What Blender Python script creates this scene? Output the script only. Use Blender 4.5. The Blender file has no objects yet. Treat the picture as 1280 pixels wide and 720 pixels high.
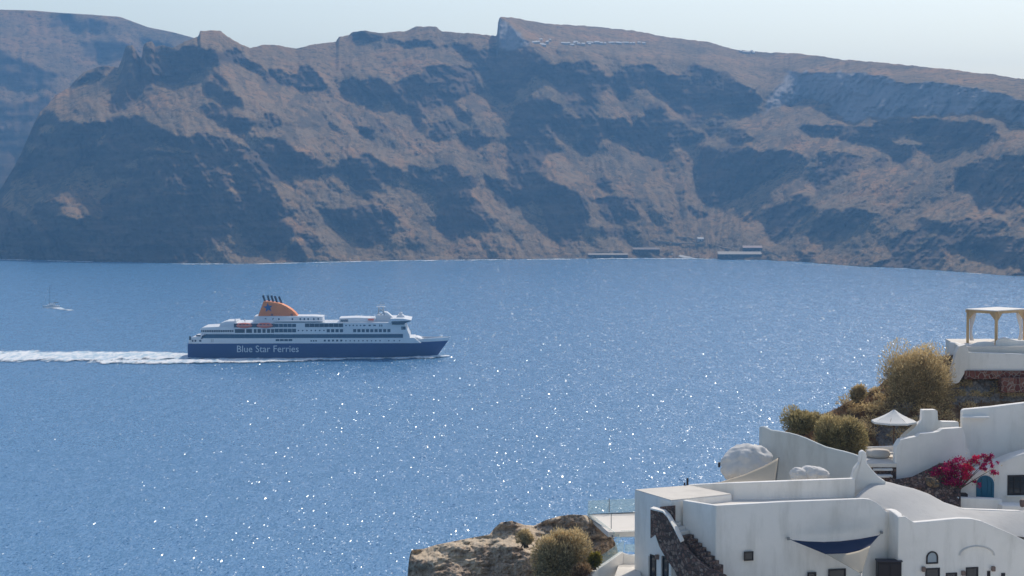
import bpy, bmesh, math, random
import numpy as np
from mathutils import Vector, Matrix, noise as mnoise

random.seed(7)
rng = np.random.default_rng(7)
scene = bpy.context.scene
C = scene.collection
R = math.radians

# ------------------------------------------------------------------ camera, sky, sun, exposure
F_PX, CAM_H = 2370.0, 100.0
PITCH = math.atan(136.0 / F_PX)
cd = bpy.data.cameras.new('camera')
cam = bpy.data.objects.new('camera', cd); C.objects.link(cam)
cd.sensor_width = 36.0; cd.lens = 36.0 * F_PX / 1280.0
cd.clip_start = 1.0; cd.clip_end = 30000.0
cam.location = (0, 0, CAM_H); cam.rotation_euler = (R(90) - PITCH, 0, 0)
scene.camera = cam

SUN_EL, SUN_AZ = R(45), R(26)          # azimuth measured to the right of the view direction (+Y)
world = bpy.data.worlds.new('World'); scene.world = world
world.use_nodes = True
nt = world.node_tree; nt.nodes.clear()
wo = nt.nodes.new('ShaderNodeOutputWorld'); bg = nt.nodes.new('ShaderNodeBackground')
sky = nt.nodes.new('ShaderNodeTexSky'); sky.sky_type = 'NISHITA'; sky.sun_disc = False
sky.sun_elevation = SUN_EL; sky.sun_rotation = SUN_AZ
sky.altitude = 100; sky.air_density = 1.0; sky.dust_density = 1.6; sky.ozone_density = 0.0
bg.inputs['Strength'].default_value = 0.12
nt.links.new(sky.outputs[0], bg.inputs[0]); nt.links.new(bg.outputs[0], wo.inputs[0])

sd = bpy.data.lights.new('sun', 'SUN'); sun = bpy.data.objects.new('sun', sd); C.objects.link(sun)
sd.energy = 2.85; sd.angle = R(0.53); sd.color = (1.0, 0.94, 0.84)
S_DIR = Vector((math.sin(SUN_AZ) * math.cos(SUN_EL), math.cos(SUN_AZ) * math.cos(SUN_EL), math.sin(SUN_EL)))
sun.rotation_euler = S_DIR.to_track_quat('Z', 'Y').to_euler()
sun.location = (200, 200, 600)

vs = scene.view_settings
scene.display_settings.display_device = 'sRGB'
vs.view_transform = 'Standard'; vs.look = 'None'; vs.exposure = 0.2; vs.gamma = 1.0; vs.use_curve_mapping = False
cy = scene.cycles
cy.max_bounces = 7; cy.diffuse_bounces = 5; cy.glossy_bounces = 3; cy.transmission_bounces = 4
cy.transparent_max_bounces = 8; cy.volume_bounces = 0
cy.use_denoising = True; cy.sample_clamp_indirect = 4.0; cy.use_adaptive_sampling = False
cy.caustics_reflective = False; cy.caustics_refractive = False

HAZE_DENSITY = 0.000165

# ------------------------------------------------------------------ helpers
def ratio(py):
    """height gained per metre of forward distance along the ray of photograph row py"""
    yc = -(np.asarray(py, float) - 360.0) / F_PX
    return (yc * math.cos(PITCH) - math.sin(PITCH)) / (math.cos(PITCH) + yc * math.sin(PITCH))

def at(px, py, Y):
    """the world point at forward distance Y that the photograph shows at (px, py)"""
    yc = -(py - 360.0) / F_PX
    k = Y / (math.cos(PITCH) + yc * math.sin(PITCH))
    return Vector(((px - 640.0) / F_PX * k, Y, CAM_H + (yc * math.cos(PITCH) - math.sin(PITCH)) * k))

def at_z(px, py, z):
    return at(px, py, (z - CAM_H) / float(ratio(py)))

def mat(name, col=(0.8, 0.8, 0.8), rough=0.6, spec=0.3, metal=0.0):
    m = bpy.data.materials.new(name); m.use_nodes = True
    b = m.node_tree.nodes['Principled BSDF']
    b.inputs['Base Color'].default_value = (*col, 1); b.inputs['Roughness'].default_value = rough
    b.inputs['Specular IOR Level'].default_value = spec; b.inputs['Metallic'].default_value = metal
    return m

class N:
    """tiny node-graph writer"""
    def __init__(s, m):
        s.t = m.node_tree; s.b = s.t.nodes['Principled BSDF']
    def n(s, typ, **kw):
        nd = s.t.nodes.new(typ)
        for k, v in kw.items(): setattr(nd, k, v)
        return nd
    def l(s, a, b): s.t.links.new(a, b)
    def coord(s, scale=(1, 1, 1), space='Object'):
        tc = s.n('ShaderNodeTexCoord'); mp = s.n('ShaderNodeMapping'); mp.inputs['Scale'].default_value = scale
        s.l(tc.outputs[space], mp.inputs[0]); return mp.outputs[0]
    def noise(s, vec, scale, detail=4, rough=0.55, out='Fac'):
        nz = s.n('ShaderNodeTexNoise'); nz.inputs['Scale'].default_value = scale
        nz.inputs['Detail'].default_value = detail; nz.inputs['Roughness'].default_value = rough
        s.l(vec, nz.inputs['Vector']); return nz.outputs[out]
    def ramp(s, fac, stops):
        r = s.n('ShaderNodeValToRGB'); e = r.color_ramp.elements
        while len(e) < len(stops): e.new(0.5)
        for el, (p, c) in zip(e, stops):
            el.position = p; el.color = (*c, 1) if not isinstance(c, (int, float)) else (c, c, c, 1)
        s.l(fac, r.inputs[0]); return r.outputs[0]
    def mix(s, fac, a, b, mode='MIX'):
        m = s.n('ShaderNodeMix', data_type='RGBA', blend_type=mode)
        for sock, v in ((m.inputs[0], fac), (m.inputs[6], a), (m.inputs[7], b)):
            if isinstance(v, (int, float)): sock.default_value = v
            elif isinstance(v, tuple): sock.default_value = (*v, 1)
            else: s.l(v, sock)
        return m.outputs[2]
    def math(s, op, a, b=0.0):
        m = s.n('ShaderNodeMath', operation=op)
        for sock, v in ((m.inputs[0], a), (m.inputs[1], b)):
            if isinstance(v, (int, float)): sock.default_value = v
            else: s.l(v, sock)
        return m.outputs[0]
    def bump(s, h, strength, dist):
        b = s.n('ShaderNodeBump'); b.inputs['Strength'].default_value = strength; b.inputs['Distance'].default_value = dist
        s.l(h, b.inputs['Height']); s.l(b.outputs[0], s.b.inputs['Normal'])
    def color(s, c): s.l(c, s.b.inputs['Base Color'])
    def attr(s, name):
        a = s.n('ShaderNodeAttribute'); a.attribute_name = name; return a.outputs['Fac']

def link(name, me, m=None, parent=None):
    o = bpy.data.objects.new(name, me); C.objects.link(o)
    if m is not None and len(me.materials) == 0: me.materials.append(m)
    if parent is not None: o.parent = parent
    return o

def tag(o, label=None, cat=None, group=None, kind=None):
    for k, v in (('label', label), ('category', cat), ('group', group), ('kind', kind)):
        if v: o[k] = v
    return o

def empty(name, loc=(0, 0, 0), label=None, cat=None, group=None):
    o = bpy.data.objects.new(name, None); C.objects.link(o); o.location = loc
    o.empty_display_size = 0.2
    return tag(o, label, cat, group)

def copy_tree(o, parent=None):
    c = o.copy(); C.objects.link(c)
    if parent is not None: c.parent = parent
    for ch in [x for x in scene.objects if x.parent == o]:
        copy_tree(ch, c)
    return c

def grid_mesh(name, X, Y, Z, m, attrs=None, kind='structure', smooth=True):
    r, c = X.shape
    co = np.stack([X, Y, Z], -1).reshape(-1, 3)
    i = np.arange(r * c).reshape(r, c)
    q = np.stack([i[:-1, :-1], i[:-1, 1:], i[1:, 1:], i[1:, :-1]], -1).reshape(-1, 4)
    me = bpy.data.meshes.new(name)
    me.vertices.add(len(co)); me.vertices.foreach_set('co', co.ravel())
    me.loops.add(q.size); me.loops.foreach_set('vertex_index', q.ravel().astype(np.int32))
    me.polygons.add(len(q)); me.polygons.foreach_set('loop_start', np.arange(0, q.size, 4, dtype=np.int32))
    me.polygons.foreach_set('loop_total', np.full(len(q), 4, dtype=np.int32))
    me.polygons.foreach_set('use_smooth', np.full(len(q), smooth))
    me.update(calc_edges=True)
    for k, a in (attrs or {}).items():
        at_ = me.attributes.new(k, 'FLOAT', 'POINT'); at_.data.foreach_set('value', a.astype(np.float32).ravel())
    o = link(name, me, m)
    return tag(o, kind=kind)

# value noise on arrays (for relief)
_perm = rng.permutation(512)
_val = rng.random(512) * 2 - 1
def vnoise(x, y, seed=0):
    xi = np.floor(x).astype(int); yi = np.floor(y).astype(int)
    fx = x - xi; fy = y - yi
    fx = fx * fx * fx * (fx * (fx * 6 - 15) + 10); fy = fy * fy * fy * (fy * (fy * 6 - 15) + 10)
    def h(a, b): return _val[(_perm[(a + seed * 37) & 511] + b * 7 + _perm[(b + seed * 11) & 511]) & 511]
    return (h(xi, yi) * (1 - fx) + h(xi + 1, yi) * fx) * (1 - fy) + (h(xi, yi + 1) * (1 - fx) + h(xi + 1, yi + 1) * fx) * fy
def fbm(x, y, oct=5, gain=0.5, seed=0, ridged=False):
    s = 0; a = 1; t = 0
    for k in range(oct):
        v = vnoise(x * 2 ** k, y * 2 ** k, seed + k)
        if ridged: v = 1 - 2 * np.abs(v)
        s = s + a * v; t += a; a *= gain
    return s / t

def inside(poly, x, y):
    p = np.asarray(poly, float); r = np.zeros(x.shape, bool)
    j = len(p) - 1
    for i in range(len(p)):
        xi, yi = p[i]; xj, yj = p[j]
        if yi != yj:
            c = ((yi > y) != (yj > y)) & (x < (xj - xi) * (y - yi) / (yj - yi) + xi)
            r ^= c
        j = i
    return r

def blur(a, sx, sy):
    def one(a, s, ax):
        if s <= 0: return a
        k = np.exp(-0.5 * (np.arange(-int(3 * s), int(3 * s) + 1) / s) ** 2); k /= k.sum()
        pad = [(0, 0), (0, 0)]; pad[ax] = (len(k) // 2,) * 2
        b = np.pad(a, pad, mode='edge')
        return np.apply_along_axis(lambda v: np.convolve(v, k, 'valid'), ax, b)
    return one(one(a, sx, 1), sy, 0)

def rock_slope(cols, ridge, base, rows, ops, lit, dark, warp=4.0, wscale=14.0, soft=(1.0, 1.0), Y0=None, turn=0.9, wx_=0.6,
               rough=((60, 9, 0.5), ), back=((30, -2), (150, -40), (600, -320)), seed=0):
    """A rock face seen from the front: rows run from its foot to its crest, and each step up goes back by
    the slope of the ground there: gentle scree or steep cliff. Returns X, Y, Z, cliff mask, px, py."""
    px = np.repeat(cols[None, :], rows, 0)
    t = np.linspace(0, 1, rows)[:, None]
    b = base(cols)[None, :]; r = np.minimum(ridge(cols), base(cols) - 0.4)[None, :]
    rs = blur(r, 25, 0)
    w_ = np.clip((t - 0.72) / 0.28, 0, 1); w_ = w_ * w_ * (3 - 2 * w_)
    py = b + (rs + (r - rs) * w_ - b) * t
    wx = px + warp * fbm(px / wscale, py / wscale, 4, 0.6, seed + 3) * 2
    wy = py + warp * fbm(px / wscale, py / wscale, 4, 0.6, seed + 9) * 2
    wx = wx + warp * .8 * fbm(px / 4.5, py / 4.5, 3, 0.7, seed + 5); wy = wy + warp * .8 * fbm(px / 4.5, py / 4.5, 3, 0.7, seed + 6)
    cl = np.zeros(px.shape); ash = np.zeros(px.shape)
    for kind, poly in ops:
        s = inside(poly, wx, wy)
        if kind == 'A': ash[s] = 1; cl[s] = 1
        else: cl[s] = 1 if kind == 'D' else 0
    cl = blur(cl, *soft); ash = blur(ash, *soft)
    lo = lit(px, py) if callable(lit) else lit
    tan = np.tan(np.radians(lo + (dark - lo) * cl))
    Y = np.zeros(px.shape); rt = ratio(py)
    y0 = Y0(cols) if Y0 is not None else -CAM_H / rt[0]
    Y[0] = y0
    up = np.zeros(px.shape)                       # how far back the ground goes per row
    for k in range(1, rows):
        q = (rt[k] - rt[k - 1]) / np.maximum(tan[k] - rt[k], 0.12)
        up[k] = np.clip(q, 0.0, 0.03) * Y[k - 1]
        Y[k] = Y[k - 1] + blur(up[k:k + 1], 60, 0)[0]
    # spurs: cliffs turn to the left, screes to the right; fit one surface to both slopes (least squares)
    side = turn * (blur(1 - 2 * cl, 2, 2)); side = side - blur(side, 45, 0)
    d = np.zeros(px.shape)
    n = len(cols)
    div = np.zeros(px.shape)
    gx = wx_ * 0.5 * (side[:, 1:] + side[:, :-1])
    div[:, :-1] += gx; div[:, 1:] -= gx
    div[:-1] += up[1:]; div[1:] -= up[1:]
    kk = np.arange(n); B = np.cos(np.pi * np.outer(kk, kk + 0.5) / n) * math.sqrt(2 / n); B[0] /= math.sqrt(2)
    rhs = div @ B.T                               # cosine transform across, tridiagonal solve upwards
    lam = wx_ * (2 - 2 * np.cos(np.pi * kk / n))
    cp = np.zeros((rows, n)); dp = np.zeros((rows, n))
    for i in range(1, rows):                      # row 0 stays at the water's edge
        diag = (2.0 if i < rows - 1 else 1.0) + lam
        lo_ = -1.0 if i > 1 else 0.0
        m_ = diag - lo_ * cp[i - 1]
        cp[i] = (-1.0 if i < rows - 1 else 0.0) / m_
        dp[i] = (-rhs[i] * -1.0 * -1.0 - lo_ * dp[i - 1]) / m_
    sol = np.zeros((rows, n))
    sol[-1] = dp[-1]
    for i in range(rows - 2, 0, -1): sol[i] = dp[i] - cp[i] * sol[i + 1]
    d = sol @ B
    Y = y0[None, :] + d
    return px, py, Y, cl, ash

def close_slope(px, py, Y, back, extra=()):
    X = (px - 640) / F_PX * Y / (math.cos(PITCH) + (-(py - 360) / F_PX) * math.sin(PITCH))
    Z = CAM_H + ratio(py) * Y
    xs, ys, zs = [X], [Y], [Z]
    for dy, dz in back:
        xs.append(X[-1:] * (1 + dy / Y[-1:])); ys.append(Y[-1:] + dy); zs.append(Z[-1:] + dz)
    ex = [np.concatenate([e] + [e[-1:]] * len(back)) for e in extra]
    return np.concatenate(xs), np.concatenate(ys), np.concatenate(zs), ex

def poly_fn(pts):
    p = np.asarray(pts, float)
    return lambda x: np.interp(x, p[:, 0], p[:, 1])

# ------------------------------------------------------------------ the sea
def sea_material():
    m = mat('sea water', (0.095, 0.24, 0.43), 0.22, 0.5); g = N(m)
    g.b.inputs['IOR'].default_value = 1.33
    big = g.noise(g.coord((1, 0.45, 1)), 0.006, 3)
    v1 = g.coord((1.2, 0.5, 1)); v2 = g.coord((0.42, 0.14, 1)); v3 = g.coord((2.6, 1.1, 1)); v4 = g.coord((0.16, 0.05, 1))
    def slope(vec, amp, off):
        nz = g.n('ShaderNodeTexNoise'); nz.inputs['Scale'].default_value = 1.0; nz.inputs['Detail'].default_value = 2
        g.l(vec, nz.inputs['Vector'])
        a = g.n('ShaderNodeVectorMath', operation='SUBTRACT'); g.l(nz.outputs['Color'], a.inputs[0]); a.inputs[1].default_value = (0.5, 0.5, 0.5)
        b = g.n('ShaderNodeVectorMath', operation='MULTIPLY'); g.l(a.outputs[0], b.inputs[0]); b.inputs[1].default_value = (amp, amp, 0)
        return b.outputs[0]
    s = None
    for vec, amp in ((v1, 1.7), (v2, 0.9), (v3, 1.3), (v4, 0.5)):
        q = slope(vec, amp, 0)
        if s is None: s = q
        else:
            a = g.n('ShaderNodeVectorMath', operation='ADD'); g.l(s, a.inputs[0]); g.l(q, a.inputs[1]); s = a.outputs[0]
    ln = g.n('ShaderNodeVectorMath', operation='LENGTH'); g.l(s, ln.inputs[0])
    steep = g.math('ADD', g.math('MULTIPLY', g.math('MULTIPLY', ln.outputs['Value'], ln.outputs['Value']), 3.2), 0.38)   # a few waves are far steeper than the rest
    k0 = g.n('ShaderNodeVectorMath', operation='SCALE'); g.l(s, k0.inputs[0]); g.l(steep, k0.inputs['Scale']); s = k0.outputs[0]
    k = g.n('ShaderNodeVectorMath', operation='SCALE'); g.l(s, k.inputs[0])
    mr = g.n('ShaderNodeMapRange'); g.l(big, mr.inputs[0]); mr.inputs[1].default_value = 0.3; mr.inputs[2].default_value = 0.7
    mr.inputs[3].default_value = 0.7; mr.inputs[4].default_value = 1.2
    g.l(mr.outputs[0], k.inputs['Scale'])
    # small flat wavelets, each with a tilt of its own, that flash where they face the sun
    def facets(scale, share, amp):
        vo = g.n('ShaderNodeTexVoronoi', feature='F1'); vo.inputs['Scale'].default_value = 1.0; g.l(g.coord(scale), vo.inputs['Vector'])
        sp = g.n('ShaderNodeSeparateColor'); g.l(vo.outputs['Color'], sp.inputs[0])
        pick = g.math('LESS_THAN', g.math('FRACT', g.math('MULTIPLY', sp.outputs[0], 57.31)), share)
        w = g.math('MULTIPLY', sp.outputs[2], amp)
        cx = g.math('MULTIPLY', g.math('SUBTRACT', sp.outputs[0], .5), w); cy_ = g.math('MULTIPLY', g.math('SUBTRACT', sp.outputs[1], .5), w)
        cv = g.n('ShaderNodeCombineXYZ'); g.l(cx, cv.inputs[0]); g.l(cy_, cv.inputs[1])
        return pick, cv.outputs[0]
    cur = k.outputs[0]
    for sc_, sh_, am_ in (((4.2, 1.7, 1), .22, 1.3), ((3.4, 0.5, 1), .16, 1.3)):
        pick, cv = facets(sc_, sh_, am_)
        mv = g.n('ShaderNodeMix', data_type='VECTOR'); g.l(pick, mv.inputs[0]); g.l(cur, mv.inputs[4]); g.l(cv, mv.inputs[5]); cur = mv.outputs[1]
    a = g.n('ShaderNodeVectorMath', operation='ADD'); g.l(cur, a.inputs[0]); a.inputs[1].default_value = (0, 0, 1)
    nn = g.n('ShaderNodeVectorMath', operation='NORMALIZE'); g.l(a.outputs[0], nn.inputs[0])
    g.l(nn.outputs[0], g.b.inputs['Normal'])
    return m

def sheet(name, x0, x1, y0, y1, z, m, nx=2, ny=2):
    X, Y = np.meshgrid(np.linspace(x0, x1, nx), np.linspace(y0, y1, ny))
    return grid_mesh(name, X, Y, np.full(X.shape, z), m)
sea = sheet('sea', -3000, 3000, -250, 5200, 0.0, sea_material())

# ------------------------------------------------------------------ the island across the water
def island_material(name):
    m = mat(name, (0.1, 0.08, 0.07), 0.95, 0.1); g = N(m)
    P = g.coord()
    cl = g.attr('cliff'); ash = g.attr('ash')
    n1 = g.noise(P, 0.012, 6, 0.62); n2 = g.noise(P, 0.09, 5, 0.7); n3 = g.noise(P, 0.35, 3, 0.7)
    scree = g.ramp(n1, [(0.32, (0.14, 0.10, 0.052)), (0.5, (0.29, 0.18, 0.083)), (0.68, (0.42, 0.22, 0.088))])
    scree = g.mix(g.ramp(n2, [(0.36, 1.0), (0.5, 0.0)]), scree, (0.07, 0.058, 0.036))
    scree = g.mix(g.ramp(n3, [(0.54, 0.0), (0.66, 0.75)]), scree, (0.40, 0.285, 0.18))
    sk = g.attr('streak')
    scree = g.mix(g.ramp(sk, [(0.52, 0.0), (0.74, 0.4)]), scree, (0.31, 0.23, 0.145))
    scree = g.mix(g.ramp(sk, [(0.26, 0.6), (0.46, 0.0)]), scree, (0.11, 0.09, 0.062))
    S = g.coord((0.25, 0.25, 1.6))
    st = g.noise(S, 0.05, 5, 0.6)
    rock = g.ramp(st, [(0.3, (0.065, 0.052, 0.042)), (0.52, (0.135, 0.095, 0.066)), (0.7, (0.26, 0.16, 0.095))])
    c = g.mix(g.ramp(cl, [(0.2, 0.0), (0.9, 0.85)]), scree, rock)
    ac = g.ramp(g.noise(g.coord((1, 1, 0.15)), 0.06, 4), [(0.3, (0.32, 0.28, 0.26)), (0.7, (0.44, 0.39, 0.36))])
    c = g.mix(ash, c, ac)
    g.color(c)
    g.bump(g.mix(0.5, n2, n3), 0.9, 4.0)
    return m

shore = poly_fn([(-160, 321), (0, 324), (125, 327.5), (230, 330), (320, 330), (480, 326), (640, 324.5), (800, 323), (870, 323.5),
                 (960, 326), (1000, 328), (1085, 334), (1160, 337), (1280, 347), (1450, 358), (1700, 366), (2300, 372)])
crest = poly_fn([(-160, 330), (-75, 318), (-40, 285), (0, 237), (8, 225), (25, 195), (40, 160), (50, 140), (58, 133), (70, 118), (86, 110), (96, 98),
                 (105, 90), (122, 84), (135, 82), (148, 84), (153, 72), (157, 58), (166, 57), (171, 66), (177, 75), (179, 58), (183, 53), (190, 52), (194, 58),
                 (203, 56), (215, 60), (230, 52), (248, 46), (250, 39), (275, 38), (285, 46), (300, 55), (312, 60), (330, 56), (345, 56),
                 (370, 61), (395, 55), (420, 52), (424, 46), (436, 44), (440, 40), (455, 38), (475, 41), (490, 40), (510, 38),
                 (520, 33), (545, 33), (552, 39), (575, 41), (600, 43), (621, 45), (623, 24), (626, 21), (640, 22), (680, 29), (740, 33),
                 (790, 38), (840, 47), (885, 52), (900, 57), (925, 63), (950, 65), (1000, 67), (1050, 74), (1120, 80), (1180, 86), (1240, 93),
                 (1280, 99), (1450, 118), (1650, 134), (1850, 165), (2050, 235), (2200, 310), (2300, 371)])
OPS = [
 ('D', [(155,58),(172,62),(177,74),(181,53),(195,56),(215,62),(235,54),(255,62),(275,65),(300,63),(320,80),(318,88),(300,78),(275,78),(262,80),(240,92),(222,105),(205,105),(195,102),(178,118),(155,135),(140,140),(133,140),(140,120),(150,95)]),
 ('D', [(-160,340),(-40,270),(0,230),(40,158),(55,138),(75,150),(130,153),(142,146),(172,145),(182,156),(203,158),(215,170),(250,167),(285,172),(300,180),(312,185),(306,200),(318,186),(335,168),(345,172),(360,180),(380,195),(398,200),(420,213),(430,200),(448,198),(455,188),(470,200),(500,210),(502,220),(480,230),(470,240),(455,233),(440,238),(438,222),(420,216),(395,222),(370,219),(350,226),(335,224),(345,245),(355,258),(378,262),(350,272),(370,278),(365,300),(350,314),(325,312),(303,305),(302,285),(297,278),(285,295),(262,308),(247,327),(246,340)]),
 ('L', [(2,250),(20,225),(38,212),(42,228),(50,235),(80,222),(95,207),(115,203),(120,215),(125,225),(138,228),(150,220),(157,224),(140,235),(130,248),(126,276),(118,272),(110,262),(95,275),(70,268),(78,255),(62,250),(40,258),(50,278),(30,270),(18,262),(2,262)]),
 ('L', [(178,188),(200,174),(216,184),(236,187),(232,193),(205,188)]), ('L', [(155,212),(160,205),(174,196),(172,207),(176,214)]),
 ('L', [(184,197),(204,196),(206,201),(190,200)]), ('L', [(145,228),(158,221),(167,226),(160,229)]),
 ('L', [(274,208),(290,203),(304,204),(300,209)]), ('L', [(272,218),(288,215),(305,217),(303,222)]), ('L', [(288,226),(305,225),(306,231),(290,232)]), ('L', [(276,240),(292,236),(307,240),(304,244)]),
 ('L', [(47,166),(52,157),(66,156),(66,166),(55,169)]), ('L', [(30,186),(36,178),(46,184),(38,188)]), ('L', [(118,181),(134,167),(134,172),(126,180)]),
 ('L', [(337,228),(350,225),(367,235),(367,256),(352,250),(344,240)]),
 ('D', [(395,262),(420,262),(450,255),(470,257),(482,262),(492,272),(492,290),(480,300),(470,306),(445,304),(432,290),(420,283),(405,272)]),
 ('D', [(375,297),(390,295),(397,305),(385,310)]), ('D', [(355,330),(362,308),(372,300),(380,312),(382,330)]),
 ('D', [(508,205),(515,203),(535,216),(560,206),(570,220),(600,225),(595,232),(590,247),(605,265),(622,275),(610,292),(600,290),(590,286),(580,292),(566,303),(555,297),(548,285),(548,248),(538,234),(512,231)]),
 ('D', [(597,218),(625,222),(660,225),(665,250),(655,258),(640,260),(622,250),(612,238)]), ('D', [(442,232),(455,230),(470,236),(455,240)]), ('D', [(440,246),(460,241),(470,247),(450,250)]),
 ('D', [(580,165),(600,160),(612,175),(606,187),(590,187),(580,178)]),
 ('D', [(320,80),(330,92),(345,84),(360,95),(370,92),(372,80),(390,82),(410,108),(400,115),(385,118),(375,118),(365,105),(350,105),(335,108),(325,95)]),
 ('D', [(425,105),(440,94),(452,103),(460,95),(475,96),(490,103),(515,100),(520,95),(535,85),(560,82),(580,82),(590,85),(600,105),(608,118),(590,115),(575,120),(560,128),(545,135),(535,145),(520,160),(514,166),(512,140),(500,135),(475,125),(472,135),(465,140),(450,128),(445,118),(428,122)]),
 ('D', [(564,57),(580,57),(600,62),(620,60),(668,60),(690,80),(705,78),(735,75),(750,85),(760,96),(770,92),(790,82),(805,78),(835,92),(870,80),(890,86),(910,92),(930,105),(950,125),(940,142),(920,146),(905,133),(890,140),(875,160),(860,156),(850,145),(835,130),(820,110),(812,107),(800,112),(790,120),(780,125),(770,115),(758,110),(750,120),(740,135),(730,147),(720,142),(710,130),(695,115),(690,105),(680,98),(665,100),(650,115),(640,124),(628,128),(615,116),(600,92),(582,72)]),
 ('L', [(706,62),(730,66),(766,92),(756,96),(735,76)]), ('L', [(832,88),(858,82),(866,78),(850,92),(836,92)]), ('L', [(858,94),(866,90),(870,96),(862,98)]),
 ('D', [(640,132),(660,122),(680,120),(700,132),(712,142),(720,150),(735,135),(750,148),(765,150),(780,146),(790,157),(805,146),(810,130),(825,128),(835,145),(860,158),(880,168),(870,178),(850,182),(830,192),(812,198),(798,188),(785,176),(765,169),(750,172),(746,186),(738,192),(724,188),(712,174),(704,166),(690,172),(700,188),(684,194),(673,212),(674,222),(695,227),(720,238),(732,252),(738,275),(728,295),(705,312),(690,300),(682,282),(675,262),(664,245),(640,250),(632,230),(634,160)]),
 ('L', [(714,166),(722,163),(724,176),(718,178)]),
 ('D', [(740,247),(765,243),(792,250),(803,268),(790,276),(775,282),(762,280),(750,265)]), ('D', [(745,287),(770,285),(790,294),(775,300),(750,297)]), ('D', [(742,224),(760,225),(770,236),(752,238)]),
 ('D', [(869,198),(880,187),(905,184),(940,188),(960,187),(985,189),(1000,195),(993,208),(970,222),(945,234),(920,250),(900,259),(882,258),(872,245)]),
 ('D', [(858,257),(885,266),(884,272),(862,265)]), ('D', [(910,163),(925,160),(940,170),(925,180),(905,182)]),
 ('D', [(880,160),(900,142),(916,146),(900,160),(884,172)]),
 ('D', [(1013,210),(1030,193),(1060,192),(1078,200),(1062,216),(1046,222),(1032,234),(1022,246),(1014,232)]),
 ('D', [(955,266),(980,253),(1000,257),(1018,260),(1000,275),(985,290),(970,302),(956,296)]), ('D', [(990,248),(1014,246),(1012,256),(994,256)]),
 ('D', [(1020,275),(1030,262),(1065,261),(1097,268),(1080,280),(1060,290),(1035,305),(1024,300),(1012,292)]),
 ('D', [(1200,208),(1225,201),(1260,197),(1290,194),(1450,190),(1450,275),(1290,255),(1262,262),(1250,268),(1236,262),(1225,272),(1220,245),(1200,232)]),
 ('D', [(1145,285),(1150,275),(1180,275),(1185,280),(1210,274),(1240,273),(1262,278),(1240,290),(1265,296),(1290,295),(1450,300),(1450,370),(1280,352),(1240,330),(1220,312),(1190,312),(1170,332),(1130,341),(1080,340),(1090,330),(1112,321),(1113,302),(1130,297)]),
 ('L', [(1160,338),(1180,318),(1200,311),(1215,312),(1230,325),(1240,332),(1205,341)]), ('L', [(1130,315),(1150,300),(1170,290),(1178,285),(1175,295),(1150,310)]),
 ('L', [(1245,340),(1262,330),(1278,333),(1280,340),(1262,344)]),
 ('D', [(998,316),(1020,317),(1010,330),(996,330)]),
 ('D', [(1000,160),(1030,158),(1060,156),(1090,160),(1100,150),(1140,148),(1180,150),(1200,153),(1240,155),(1247,170),(1230,180),(1200,182),(1180,190),(1160,190),(1145,185),(1130,208),(1115,200),(1105,185),(1080,180),(1060,175),(1030,170)]),
 ('L', [(1110,172),(1150,166),(1175,172),(1160,178),(1120,180)]),
 ('A', [(978,100),(985,86),(1020,92),(1090,93),(1130,103),(1200,108),(1240,115),(1290,125),(1450,140),(1450,190),(1290,162),(1270,152),(1258,142),(1230,140),(1180,141),(1120,145),(1060,150),(1040,140),(1037,128),(1000,124),(970,134),(955,142),(962,122)]),
 ('A', [(622,20),(634,28),(650,42),(664,58),(640,62),(621,60)]),
 ('D', [(440,38),(470,40),(480,50),(455,52),(438,52)]), ('D', [(330,178),(318,190),(322,178)]), ('D', [(330,142),(340,139),(350,150),(345,158),(335,165)]),
 ('D', [(257,108),(270,90),(287,103),(278,113),(303,122),(302,132),(280,128),(258,118)]), ('D', [(250,132),(275,130),(290,142),(320,150),(312,164),(292,165),(268,152),(252,142)]),
 ('D', [(446,162),(466,158),(470,174),(456,174)]), ('D', [(470,146),(482,150),(492,170),(478,165)]), ('D', [(540,156),(560,151),(568,162),(550,178),(535,172)]), ('D', [(572,135),(590,140),(586,152),(574,146)]),
 ('D', [(88,110),(95,98),(118,86),(140,84),(130,92),(104,104)]), ('D', [(1090,206),(1104,194),(1112,200),(1098,214)]), ('D', [(480,52),(520,50),(560,56),(520,60)]),
]
OPS += [(k_, [(x_ + 430, y_ + 28) for x_, y_ in p_]) for k_, p_ in list(OPS) if k_ == 'D' and min(q[0] for q in p_) > 840 and max(q[0] for q in p_) < 1300]
OPS += [('D', [(x_ + 800, y_ + 60) for x_, y_ in p_]) for k_, p_ in list(OPS) if k_ == 'D' and min(q[0] for q in p_) > 840 and max(q[0] for q in p_) < 1270]
def lit_slope(px, py):
    # scree about 29 degrees; the plateau above the cliffs is nearly flat
    rim = np.interp(px, [0, 620, 640, 700, 900, 985, 1300, 1450], [0, 0, 45, 62, 78, 86, 122, 140])
    g = np.interp(px, [-160, 40, 160, 300, 800, 950, 1450], [11, 11, 16, 19, 19, 13, 12]) + 6 * fbm(px / 40, py / 40, 3, 0.5, 21)
    return np.where(py < rim, 8, g)
crest_s = crest
crest = lambda x: crest_s(x) + 1.3 * fbm(np.asarray(x) / 9, np.asarray(x) * 0 + .5, 4, .65, 44)
cols = np.concatenate([np.arange(-160, 1440, 1.4), np.arange(1440, 2300, 1.4)])
px, py, Yd, cl, ash = rock_slope(cols, crest, shore, 260, OPS, lit_slope, 58.0, warp=3.2, wscale=14, soft=(1.0, 0.8), turn=2.0)
lean = np.interp(px, [-160, 250, 600, 840, 930, 1450], [-0.5, -0.6, -0.75, -0.5, 0.95, 1.05])
gul = px + lean * (py - 200) + 8 * fbm(px / 40, py / 40, 3, 0.5, 77)
crest_fade = np.clip((py - crest(px)) / 25, 0.15, 1)
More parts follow.
